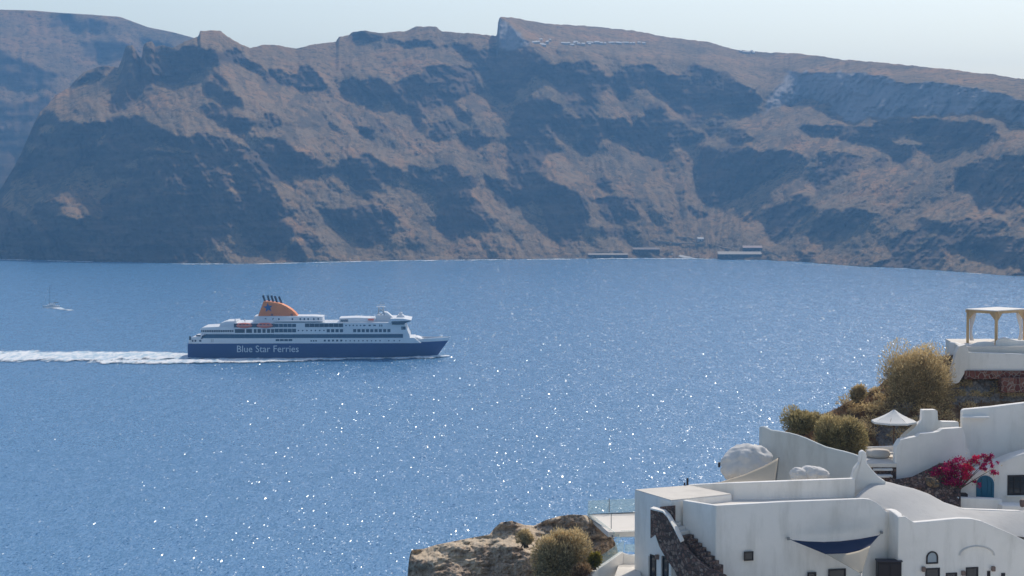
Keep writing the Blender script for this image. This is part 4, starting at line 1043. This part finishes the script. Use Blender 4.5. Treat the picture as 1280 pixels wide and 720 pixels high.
gwall([(1124, 554, 111.3), (1130, 545.5, 111.3), (1140, 537.5, 111.4), (1148, 530.5, 111.5), (1152, 526.5, 111.5), (1152.6, 514, 111.5), (1154, 512.6, 111.5), (1170, 512.4, 111.6), (1172, 514, 111.6), (1172.6, 525.2, 111.6), (1178, 527, 111.6), (1198, 527.4, 111.8), (1200, 538, 111.8)], 80, .55, M_wash, 'low white wall with a square chimney block, behind the stepped wall')
gwall([(1202.5, 514, 112.0), (1205, 511.6, 112.0), (1214, 511, 112.0), (1226, 509.8, 112.1), (1242, 508.3, 112.2), (1260, 506, 112.4), (1282, 503.4, 112.6), (1330, 499, 113)], 79, .5, M_wash, 'tall plain white retaining wall above the arched house', .18)
tag(MB().box(*(lambda a, b: (a.x, b.x, a.y - .25, a.y + .3, a.z - .14, a.z))(at(1203, 520, 111.9), at(1236, 520, 111.9))).build('wall_ledge', M_wash, None, .06), 'short white ledge along the top of the tall retaining wall', 'ledge')

Hl = [(1176, 613, 109.5), (1190, 604.5, 109.55), (1205, 597, 109.6), (1225, 588.6, 109.7), (1240, 583, 109.8), (1254, 576, 109.9), (1267, 570.5, 110.0), (1284, 565.5, 110.1), (1330, 560, 110.4)]
faceH = Plane(at(*Hl[0]), at(*Hl[-1]))
def arched_house(root):
    wall('front_wall', [faceH.pt(x, y) for x, y, _ in Hl], 79, 1.2, M_wash, None, .1)
    d = faceH.window(1220, 1242.5, 594, 623, 'door', M_teal, M_teal, None, .12, 2, 0, True)
    for k in range(5):
        x = 1223 + 4 * k
    faceH.window(1259, 1284, 593.5, 619, 'window', M_dark, M_pane, None, .11, 2, 2)
    faceH.panel('window_sill', [(1257, 619), (1286, 619), (1286, 621), (1257, 621)], .14, .02, M_wash, None, .02)
thing('arched_house', faceH.pt(1235, 623), 'small white house with a curved gable, teal arched door and dark barred window', 'house', arched_house)
gwall([(1183, 620.5, 108.5), (1193, 621.2, 108.4), (1215, 622.4, 108.4), (1253, 624.2, 108.5)], 80, .55, M_wash, 'low white wall below the teal door, in front of the planter')
gwall([(1252, 631.5, 107.9), (1268, 632.0, 107.95), (1320, 634, 108.2)], 80, 1.2, M_wash, 'low white step below the dark barred window', .06, 'step', 'wall_step')
tag(MB().lathe([(0.05, 0), (.13, .05), (.17, .3), (.15, .42)], at(1278, 634, 106.2), 14).build('garden_urn', mat('brown urn clay', (.18, .12, .1), .7), None, 0, True), 'brown clay urn on the step below the barred window', 'urn')

# rubble bank under the bougainvillea
cols = np.arange(1112, 1202, 1.0)
px, py, Yd, cl, _a = rock_slope(cols, poly_fn([(1112, 596), (1120, 599), (1140, 596), (1152, 590), (1163, 585), (1174, 579), (1186, 578), (1194, 592), (1202, 612)]), poly_fn([(1112, 660), (1202, 660)]), 60, [], 50.0, 60.0,
                                Y0=lambda c: 107.0 + 0 * c, turn=0)
Yd = np.minimum(Yd, 109.6) + .18 * fbm(px / 7, py / 7, 4, .6, 81, True)
X, Y, Z, (c2,) = close_slope(px, py, Yd, ((.4, -.2), (.6, -3)), (cl,))
grid_mesh('stone_bank', X, Y, Z, M_lava, dict(cliff=c2))
o = tag(boulder('boulder', 1165, 602.5, 107.7, .36, .3, .26, .3, stone('tan boulder stone', [(.16, .11, .07), (.24, .17, .1), (.3, .22, .14)], 2.0), 5, 'tan boulder in the dark stone bank under the bougainvillea', 'boulder', None, .35))

# ------------------------------------------------------------------ foliage
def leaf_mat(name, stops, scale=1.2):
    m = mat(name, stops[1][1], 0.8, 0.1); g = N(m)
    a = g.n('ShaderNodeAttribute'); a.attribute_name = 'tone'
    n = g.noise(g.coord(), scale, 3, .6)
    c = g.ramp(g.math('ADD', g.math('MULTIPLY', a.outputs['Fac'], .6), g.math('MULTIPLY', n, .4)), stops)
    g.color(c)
    tr = g.n('ShaderNodeBsdfTranslucent'); g.l(c, tr.inputs[0])
    mx = g.n('ShaderNodeMixShader'); mx.inputs[0].default_value = 0.42
    out = [q for q in g.t.nodes if q.type == 'OUTPUT_MATERIAL'][0]
    g.l(g.b.outputs[0], mx.inputs[1]); g.l(tr.outputs[0], mx.inputs[2]); g.l(mx.outputs[0], out.inputs[0])
    return m
def leaves(name, pts, dirs, length, width, m, parent=None, kind=None, tone=None):
    n = len(pts); r = np.random.default_rng(n + int(abs(pts[0, 0]) * 100) % 977)
    d = dirs / np.maximum(np.linalg.norm(dirs, axis=1, keepdims=True), 1e-6)
    s = np.cross(d, r.normal(size=(n, 3))); s /= np.linalg.norm(s, axis=1, keepdims=True)
    L = length * r.uniform(.6, 1.4, (n, 1)); W = width * r.uniform(.7, 1.3, (n, 1))
    co = np.stack([pts - s * W * .35, pts + s * W * .35, pts + d * L * .6 + s * W * .5, pts + d * L, pts + d * L * .6 - s * W * .5], 1).reshape(-1, 3)
    idx = (np.arange(n)[:, None] * 5 + np.array([0, 1, 2, 3, 4])).ravel()
    me = bpy.data.meshes.new(name); me.vertices.add(n * 5); me.vertices.foreach_set('co', co.ravel())
    me.loops.add(n * 5); me.loops.foreach_set('vertex_index', idx.astype(np.int32))
    me.polygons.add(n); me.polygons.foreach_set('loop_start', np.arange(0, n * 5, 5, dtype=np.int32)); me.polygons.foreach_set('loop_total', np.full(n, 5, np.int32))
    me.update(calc_edges=True)
    t = r.random(n) if tone is None else np.clip(tone + r.normal(0, .15, n), 0, 1)
    a = me.attributes.new('tone', 'FLOAT', 'POINT'); a.data.foreach_set('value', np.repeat(t, 5).astype(np.float32))
    o = link(name, me, m, parent)
    if kind: o['kind'] = kind
    return o
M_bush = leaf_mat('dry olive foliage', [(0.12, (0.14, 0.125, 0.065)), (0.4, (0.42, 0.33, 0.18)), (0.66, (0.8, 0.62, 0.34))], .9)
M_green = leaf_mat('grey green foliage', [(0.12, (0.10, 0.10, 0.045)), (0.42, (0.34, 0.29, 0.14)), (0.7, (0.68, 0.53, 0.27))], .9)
M_twig = mat('grey brown twigs', (0.1, 0.075, 0.05), .9)
M_straw = leaf_mat('rusty dry grass', [(0.1, (0.17, 0.09, 0.05)), (0.5, (0.34, 0.21, 0.11)), (0.9, (0.55, 0.42, 0.25))], .7)
def bush(px0, px1, py0, py1, Y_, label, n=5000, m=None, lean=0.0, seed=1, depth=.8, lobes=9, leaf=(.2, .05)):
    r = np.random.default_rng(seed)
    a, b = at(px0, py1, Y_), at(px1, py0, Y_); w, h = (b.x - a.x) / 2, (b.z - a.z)
    base = Vector(((a.x + b.x) / 2, Y_, a.z))
    root = empty('bush', base, label, 'bush')
    # a mound of overlapping lobes, leaves thick near their skins
    cs = []
    for k in range(lobes):
        t = r.uniform(0, 2 * math.pi); q = math.sqrt(r.random()) * .55
        cs.append((q * math.cos(t) * w, q * math.sin(t) * w * depth, h * r.uniform(.28, .62) * (1 - .35 * q), r.uniform(.28, .55)))
    pts = []; drs = []; tn = []
    for k in range(n):
        c = cs[r.integers(lobes)]; v = r.normal(size=3); v /= np.linalg.norm(v)
        rad = c[3] * (r.random() ** .35)
        p = np.array([c[0] + v[0] * rad * w, c[1] + v[1] * rad * w * depth, c[2] + v[2] * rad * h])
        if p[2] < 0.0: p[2] = abs(p[2]) * .4
        if abs(p[0]) > w: p[0] *= w / abs(p[0])
        p[2] = min(p[2], h * .97); p[0] += lean * p[2]
        pts.append(p); drs.append(v + np.array([0, 0, .7]) + r.normal(0, .5, 3)); tn.append(.25 + .5 * (p[2] / h) * (rad / c[3]))  # leaf colour carries light: brighter on top and outside, darker in the shaded inside
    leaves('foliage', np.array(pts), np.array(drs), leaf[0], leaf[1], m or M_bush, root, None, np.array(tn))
    tw = MB()
    for k in range(14):
        c = cs[k % lobes]; tw.tube([(r.normal(0, .1), r.normal(0, .1), -.2), (c[0] * .5, c[1] * .5, c[2] * .5), (c[0] * 1.2, c[1] * 1.2, c[2] * 1.3)], [.035, .025, .01], 5)
    tw.build('stem', M_twig, root)
    return root
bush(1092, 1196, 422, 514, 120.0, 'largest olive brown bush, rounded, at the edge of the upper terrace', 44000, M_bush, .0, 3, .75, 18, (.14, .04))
bush(1014, 1086, 515, 564, 114.3, 'green brown rounded bush beside the curved grey wall, left of the parasol', 16000, M_green, 0, 4, .75, 10, (.18, .045))
bush(976, 1032, 507, 540, 116.6, 'smaller olive bush on the ridge above the pointed end of the grey wall', 9000, M_green, 0, 5, .75, 8, (.16, .045))
bush(1059, 1083, 479, 500, 119.5, 'tiny dark bush alone on the ridge line above the green brown bush', 2200, M_bush, 0, 6, .8, 5, (.16, .04))
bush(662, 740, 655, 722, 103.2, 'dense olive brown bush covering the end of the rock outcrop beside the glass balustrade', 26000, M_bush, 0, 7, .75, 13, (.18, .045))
bush(640, 672, 661, 680, 105.0, 'small low brown bush on the pale rock outcrop', 2600, M_bush, 0, 8, .8, 6, (.13, .035))
bush(733, 752, 690, 708, 102.8, 'small yellow green plant against the white balcony wall', 1500, leaf_mat('yellow green foliage', [(0.1, (.1, .1, .02)), (.5, (.24, .2, .035)), (.9, (.42, .34, .06))]), 0, 9, .8, 5, (.14, .05))
bush(712, 748, 703, 730, 101.9, 'dry straw coloured shrub at the foot of the white balcony wall', 2600, M_straw, 0, 19, .8, 6, (.16, .035))
# dry grass over the hillside: nobody could count it
r = np.random.default_rng(33); cols, px, py, Yd, cl = HILL
ii = r.integers(10, px.shape[0] - 1, 16000); jj = r.integers(30, px.shape[1] - 60, 16000)
ok = (cl[ii, jj] < .5) | (r.random(16000) < .2); ok &= (px[ii, jj] > 950) & (py[ii, jj] < 620)
clump = fbm(px[ii, jj] / 9, py[ii, jj] / 9, 3, .6, 91); ok &= clump > -.25
ii, jj = ii[ok], jj[ok]
yy = Yd[ii, jj]; zz = CAM_H + ratio(py[ii, jj]) * yy
xx = (px[ii, jj] - 640) / F_PX * yy / (math.cos(PITCH) + (-(py[ii, jj] - 360) / F_PX) * math.sin(PITCH))
P = np.stack([xx, yy - .03, zz - .02], 1) + r.normal(0, .03, (len(xx), 3))
leaves('dry_grass', P, np.array([0, 0, 1.0]) + r.normal(0, .45, P.shape), .28, .05, M_straw, None, 'stuff', .35 + .5 * fbm(px[ii, jj] / 12, py[ii, jj] / 12, 3, .6, 95))

r = np.random.default_rng(71); cols, px, py, Yd, cl = HILL; sp = []; sd_ = []; st_ = []
n_c = 0
while n_c < 210:
    a_, b_ = r.integers(10, px.shape[0] - 1), r.integers(30, px.shape[1] - 60)
    if not (958 < px[a_, b_] < 1290 and py[a_, b_] < 600): continue
    n_c += 1; y0_ = Yd[a_, b_]; c_0 = np.array(at(px[a_, b_], py[a_, b_], y0_)); R_ = r.uniform(.2, .55) + .5 * (r.random() < .12); k_ = int(520 * R_)
    v_ = r.normal(size=(k_, 3)); v_ /= np.linalg.norm(v_, axis=1, keepdims=True); v_[:, 2] = np.abs(v_[:, 2]) * .7
    sp.append(c_0 + v_ * R_ * r.random((k_, 1)) ** .4); sd_.append(v_ + r.normal(0, .5, (k_, 3))); st_.append(np.full(k_, r.uniform(.35, .85)))
leaves('scrub_undergrowth', np.concatenate(sp), np.concatenate(sd_), .15, .045, M_bush, None, 'stuff', np.concatenate(st_))

# bougainvillea in its planter
def bougainvillea():
    b0 = at(1198, 619, 108.95); b0.z = at(1198, 619, 108.95).z
    root = empty('bougainvillea', b0, 'bougainvillea with magenta blossom in front of the teal arched door', 'flowering shrub')
    def rel(px_, py_, dy=0.0): return at(px_, py_, 108.95 + dy) - b0
    st = MB()
    tips = [(1176, 590, -.2), (1186, 582, .1), (1195, 578, .2), (1205, 584, -.2), (1212, 574, .0), (1222, 576, .1), (1236, 573, -.1), (1243, 585, -.2), (1228, 584, .1), (1184, 600, -.3), (1200, 596, -.4), (1214, 592, -.3), (1170, 597, -.2)]
    for k, (x, y, d) in enumerate(tips):
        t = rel(x, y, d); st.tube([Vector((0, 0, 0)), Vector((0.02 * k - .1, 0, .35)), t * .6 + Vector((0, 0, .15)), t], [.045, .04, .02, .008], 6)
    st.build('trunk', M_twig, root)
    r = np.random.default_rng(5); pts = []; tone = []
    blobs = [(1176, 592, 9, 380, .35), (1186, 585, 9, 420, .3), (1193, 579, 8, 380, .25), (1200, 588, 9, 420, .35), (1190, 596, 9, 420, .3), (1208, 586, 7, 380, .85), (1205, 595, 7, 330, .85), (1213, 585, 5, 240, .9), (1183, 600, 7, 240, .3), (1199, 602, 8, 260, .35),
             (1217, 574, 5, 260, .85), (1213, 578, 4, 120, .35), (1233, 574, 6, 240, .3), (1228, 581, 5, 160, .3), (1238, 572, 3.5, 110, .3), (1240, 580, 3, 60, .35), (1244, 590, 4, 120, .4), (1231, 586, 3, 70, .3), (1218, 602, 3, 60, .4), (1224, 606, 3, 40, .4), (1171, 586, 4, 90, .3), (1247, 578, 1.6, 20, .3), (1181, 605, 3, 60, .35)]
    for x, y, s, n, t in blobs:
        k = int(n * 1.0); sub = r.integers(0, 6, k); cx = r.normal(0, .55, (6, 3))
        v = r.normal(0, .28, (k, 3)) + cx[sub]; c = rel(x, y, 0); sc = s / 21.7
        pts.append(np.array([[c.x, c.y, c.z]]) + v * sc * np.array([1, 1.0, .8])); tone.append(np.full(k, t))
    pts = np.concatenate(pts); tone = np.concatenate(tone)
    leaves('blossom', pts, r.normal(0, 1, pts.shape), .08, .08, leaf_mat('magenta bracts', [(0.1, (0.2, 0.01, 0.06)), (.42, (0.45, 0.02, 0.13)), (.85, (0.85, 0.04, 0.12))], 2.0), root, None, tone)
    k = r.integers(0, len(pts), 900)
    leaves('leaf_cluster', pts[k] + r.normal(0, .1, (900, 3)) + np.array([0, .1, -.05]), r.normal(0, 1, (900, 3)), .08, .05, M_green, root)
bougainvillea()
def planter(root):
    a, b = at(1185, 621.5, 108.8), at(1209.5, 617, 108.8)
    MB().box(a.x, b.x, 108.72, 109.2, a.z - .15, a.z + .2).build('box', M_dark, None, .02)
    MB().box(a.x + .04, b.x - .04, 108.76, 109.16, a.z + .15, a.z + .215).build('soil', mat('dark soil', (.05, .035, .025), .95))
thing('planter', at(1197, 621.5, 108.9), 'dark wooden trough planter under the bougainvillea', 'planter', planter)

# ------------------------------------------------------------------ the upper terrace with its pergola
def upper_terrace(root):
    wall('front_wall', [(1207.5, 440, 121.2), (1240, 441, 121.3), (1284, 442.6, 121.5), (1330, 444, 121.8)], at(1240, 464, 121.3).z, .35, M_wash, None, .05)
    face_prism('end_wall', [(1186, 483), (1190, 462), (1195, 441), (1199, 433), (1207.5, 430.5), (1211, 440), (1208, 463), (1199, 478)], 121.05, .6, M_wash, None, .08)
    zf = at(1240, 430, 123.5).z
    block('floor', [at(1195, 0, 121.6) * 0 + Vector((at(1190, 430, 124).x, 121.62, zf)), Vector((at(1330, 430, 122).x, 122.1, zf)), Vector((at(1330, 430, 128).x, 127.5, zf)), Vector((at(1184, 430, 127).x, 127.5, zf))], zf - 1.6, M_pave, None, .02)
    wall('parapet', [(1186, 427.2, 124.6), (1193, 428, 124.0), (1201, 431, 123.0), (1213, 430.6, 122.6), (1222, 428.2, 122.5), (1232, 427.2, 122.5), (1243, 428, 122.5)], zf - .8, .3, M_wash, None, .07)
    wall('parapet', [(1246, 427, 122.2), (1250, 423.5, 122.2), (1257, 421.8, 122.2), (1264, 423.6, 122.25), (1271, 425.4, 122.3), (1290, 426, 122.4), (1330, 427, 122.6)], zf - 1.0, .4, M_wash, None, .08)
    wall('stone_base', [(1206, 463.2, 121.0), (1254, 463.6, 121.1), (1330, 465, 121.4)], at(1230, 474, 121).z, .8, M_red, None, .03)
    wall('stone_base', [(1252, 472, 120.8), (1290, 472, 120.9), (1330, 473, 121.1)], at(1260, 491, 120.8).z, .8, M_red, None, .03)
thing('upper_terrace', at(1235, 445, 122.5), 'white walled terrace on a red stone base, highest on the hill under the pergola', 'terrace', upper_terrace)
def pergola(root):
    zt = 91.42; zf = at(1240, 430, 123.5).z
    cs = [(at(1210, 388, 124.4), 0), (at(1245.5, 390, 122.9), 0), (at(1280.5, 388, 124.6), 0), (at(1246, 385, 126.2), 0)]
    P = [Vector((c.x, c.y, zt)) for c, _ in cs]
    cen = sum(P, Vector()) / 4
    for i, p in enumerate(P):
        MB().box(p.x - .08, p.x + .08, p.y - .08, p.y + .08, zf, zt).build('post', M_wood, None, .01)
        for q in (P[(i + 1) % 4], P[(i - 1) % 4]):
            d = (q - p).normalized(); MB().prism([p + d * .1 + Vector((0, 0, -.1)), p + d * .55 + Vector((0, 0, -.1)), p + d * .1 + Vector((0, 0, -.6))], d.cross(Vector((0, 0, 1))) * .08).build('brace', M_wood)
        q = P[(i + 1) % 4]; d = (q - p).normalized(); nn = d.cross(Vector((0, 0, 1))) * .06
        MB().prism([p - nn - d * .16 + Vector((0, 0, -.0)), q - nn + d * .16, q - nn + d * .16 + Vector((0, 0, -.16)), p - nn - d * .16 + Vector((0, 0, -.16))], nn * 2).build('beam', M_wood, None, .01)
    out = [cen + (p - cen) * 1.1 for p in P]
    MB().prism([Vector((p.x, p.y, zt + .07)) for p in out], (0, 0, -.06)).build('canopy', M_parasol, None, .01)
    for i, p in enumerate(P):
        d = (cen - p); d.z = 0; d.normalize(); s_ = d.cross(Vector((0, 0, 1)))
        r_ = []
        for k in range(9):
            z = zt - .15 - (zt - .3 - zf) * k / 8; w = .30 * (1 - .75 * math.sin(math.pi * min(1, k / 8 * .75)) ** 2) + .04
            c = Vector((p.x, p.y, z)) + d * (.16 + w * .5)
            r_.append([c + d * w * math.cos(t) * (1 + .15 * math.sin(5 * t)) * .6 + s_ * .09 * math.sin(t) for t in [2 * math.pi * j / 16 for j in range(16)]])
        MB().loft(r_).build('curtain', M_curtain, None, 0, True)
thing('pergola', (at(1246, 388, 124.5).x, 124.5, at(1240, 430, 123.5).z), 'tan timber pergola with cream canopy and tied white curtains on the upper terrace', 'pergola', pergola)

# ------------------------------------------------------------------ balcony with glass by the rock outcrop
def balcony(root):
    z1 = at(775, 664, 107.0).z
    block('floor', [at_z(760, 665, z1), at_z(800, 664, z1), at_z(800, 640.5, z1), at_z(736, 643.5, z1)], z1 - .3, M_pave, None, .02)
    zl = at(780, 714, 103.8).z
    block('lower_floor', [Vector((at(765, 720, 103).x, 101.5, zl)), Vector((at(800, 720, 103).x, 101.5, zl)), Vector((at(800, 705, 105).x, 106.3, zl)), Vector((at(776, 705, 105).x, 106.3, zl))], zl - .4, M_pave, None, 0)
    wall('low_wall', [(740, 717, 102.3), (748, 711, 103.3), (760, 703, 104.3), (772, 694.5, 105.3), (779, 689.6, 105.9)], zl - 1.0, .22, M_wash, None, .03)
    wall('low_wall', [(779, 691.5, 105.9), (786, 694, 105.9), (800, 694.3, 105.9)], zl - 1.0, .3, M_wash, None, .03)
    def glass(pts, h):
        P = [at(*p) for p in pts]; rings = []
        for p in P: rings.append([p, p + Vector((0, 0, h)), p + Vector((.02, .03, h)), p + Vector((.02, .03, 0))])
        g_ = MB().loft(rings).build('glass_panel', M_glassrail); return P
    glass([(745, 713, 102.9), (779.5, 688.5, 105.95)], .62); glass([(781, 689.5, 105.95), (800, 690, 105.95)], .42); glass([(769, 684, 106.4), (776, 672, 107), (800, 671.5, 107)], .4)
    P = glass([(735, 643.5, 112.4), (800, 640.5, 112.9)], .85)
    glass([(734, 645, 112), (768, 672, 106.6)], .3)
    MB().tube([P[0] + Vector((0, -.05, .02)), P[1] + Vector((0, -.05, .02))], .035, 6).build('handrail', M_steel)
    MB().tube([at(733.5, 645, 111.9), at(750, 656, 109), at(762, 665, 107.3), at(767.5, 673, 106.5)], .05, 6).build('handrail', M_steel)
    for x, y, Y_ in ((764, 661, 107.4), (761.5, 640.5, 112.5)): MB().tube([at(x, y, Y_), at(x, y, Y_) + Vector((0, 0, .85))], .025, 6).build('rail_post', M_steel)
thing('balcony', at(785, 712, 104.5), 'pale paved balcony with glass balustrades between the rock outcrop and the white house', 'balcony', balcony)
q = frontC.pt(1111, 725)
def cabinet(root):
    a, b = at(1096.5, 701.5, 100.9), at(1125.5, 760, 100.9)
    MB().box(a.x, b.x, 100.7, 101.25, b.z, a.z).build('body', M_dark, None, .02)
    MB().box(a.x - .05, b.x + .05, 100.62, 101.3, a.z + .003, a.z + .07).build('lid', mat('dark slate lid', (.05, .045, .055), .6), None, .02)
    for k in range(2): MB().box(a.x + .05 + k * (b.x - a.x) / 2, a.x - .05 + (k + 1) * (b.x - a.x) / 2, 100.66, 100.72, b.z + .1, a.z - .1).build('door', M_dark, None, .01)
thing('cabinet', at(1111, 760, 100.9), 'tall dark wooden cabinet in the front wall corner beside the navy sail', 'cabinet', cabinet)

# ------------------------------------------------------------------ far away: the village on the rim and the landing below
def small_house(name, p, w, d, h, m, label, cat, group=None, roof=None, parts=True, door=True):
    root = empty(name, p, label, cat, group)
    MB().box(-w / 2, w / 2, 0, d, -3, h).build('wall', m, root)
    MB().prism([(-w / 2 - .2, -.3, h + .004), (-w / 2 - .2, d, h + d * .3), (-w / 2 - .2, d, h + d * .3 + .4), (-w / 2 - .2, -.3, h + .4)], (w + .4, 0, 0)).build('roof', roof or m, root)
    if parts:
        MB().box(-w * .1, w * .02, -.06, .2, 0, min(2.1, h * .7)).build('door', M_dark, root)
        for s in (-.32, .25): MB().box(w * s, w * s + 1.0, -.06, .2, h * .4, h * .75).build('window', M_pane, root)
    return root
def on_island(x, y):
    return at(x, y, Yon(ISLE, x, y) - 1.0)
r = random.Random(4)
M_rim = mat('bright limewash', (0.52, 0.49, 0.45), 0.9)
rv = random.Random(11); spots_ = []
for x0, x1, y0, y1, n_ in ((667, 690, 50, 58, 9), (703, 742, 53.5, 57.5, 12), (742, 806, 54.5, 57, 14), (924, 946, 64.8, 67.5, 6)):
    for q_ in range(n_): spots_.append((x0 + (x1 - x0) * (q_ + rv.random() * .8) / n_, rv.uniform(y0, y1), rv.uniform(3.0, 7.5)))
for x, y, w in spots_:
    p_ = on_island(x, y); h_ = r.uniform(1.6, 3.2)
    root_ = empty('village_house', p_, 'tiny white village house in the row along the island rim', 'house', 'white houses along the island rim')
    b_ = MB().prism([(-w / 2, 0, -4), (-w / 2, 11, -4), (-w / 2, 11, h_ + 2.4), (-w / 2, 3, h_ + 1.0), (-w / 2, 0, h_)], (w, 0, 0))
    b_.build('wall', M_rim, root_)
lava = stone('brown shore masonry', [(0.09, 0.07, 0.06), (0.16, 0.12, 0.095), (0.26, 0.2, 0.15)], .6, (.05, .045, .045))
small_house('boathouse', on_island(925, 321.5), 54, 10, 3.4, lava, 'long dark stone boathouse with a bright flat roof on the far shore', 'boathouse', None, mat('pale roof render', (.46, .4, .33), .9), False)  # pale render on the long boathouse roof
small_house('boathouse', on_island(941, 313), 24, 8, 3.0, lava, 'short boathouse with a pinkish roof just above the long bright roofed one', 'boathouse', None, mat('pinkish roof render', (.45, .33, .28), .9), False)
small_house('harbour_house', on_island(876, 301.5), 8, 7, 2.6, M_rim, 'small white cube house above the far shore landing', 'house')
small_house('boathouse', on_island(760, 322), 50, 6, 3.2, lava, 'long low dark store with a pale roof edge, leftmost on the far shore landing', 'boathouse', None, mat('tan roof render', (.4, .33, .26), .9), False)
small_house('boathouse', on_island(808, 315), 34, 7, 3.0, lava, 'middle low dark store above the far shore landing, left of the ramp', 'boathouse', None, mat('brown roof render', (.3, .24, .2), .9), False)
def ramp():
    a, b = on_island(838, 317), on_island(862, 322.5); b.z = .5
    MB_ = MB().prism([a, a + Vector((6, -1, 0)), b + Vector((6, -8, 0)), b + Vector((-8, -10, 0))], (0, 0, -2))
    return tag(MB_.build('boat_ramp', mat('pale concrete', (.5, .47, .42), .9)), 'pale concrete boat ramp running into the water on the far shore', 'ramp')
ramp()
def path_strip(pts, w, z=.5):
    rings = []
    for x, y in pts:
        p = on_island(x, y); rings.append([p + Vector((0, -w, z - 1.5)), p + Vector((0, -w, z)), p + Vector((0, w, z)), p + Vector((0, w, z - 1.5))])
    return MB().loft(rings).build('path', mat('dusty track', (.36, .29, .22), .95))
for pts in ([(812, 300), (830, 302), (850, 304), (872, 304.5), (885, 305), (900, 309), (914, 312)], [(950, 313), (960, 315), (970, 318), (977, 322)], [(845, 296), (860, 297), (876, 301)], [(735, 317), (745, 315.5), (772, 314)]):
    tag(path_strip(pts, 1.3), kind='structure')
# ------------------------------------------------------------------ the air between
def add_haze():
    m = bpy.data.materials.new('sea haze'); m.use_nodes = True; t = m.node_tree; t.nodes.clear()
    o = t.nodes.new('ShaderNodeOutputMaterial'); v = t.nodes.new('ShaderNodeVolumePrincipled')
    v.inputs['Color'].default_value = (0.22, 0.53, 1.0, 1); v.inputs['Density'].default_value = HAZE_DENSITY
    v.inputs['Anisotropy'].default_value = 0.2
    t.links.new(v.outputs[0], o.inputs['Volume'])
    bm = bmesh.new(); bmesh.ops.create_cube(bm, size=1)
    me = bpy.data.meshes.new('haze'); bm.to_mesh(me); bm.free()
    h = link('haze', me, m); h.scale = (6040, 5500, 426); h.location = (0, 2480, 209)
    tag(h, kind='stuff')
add_haze()
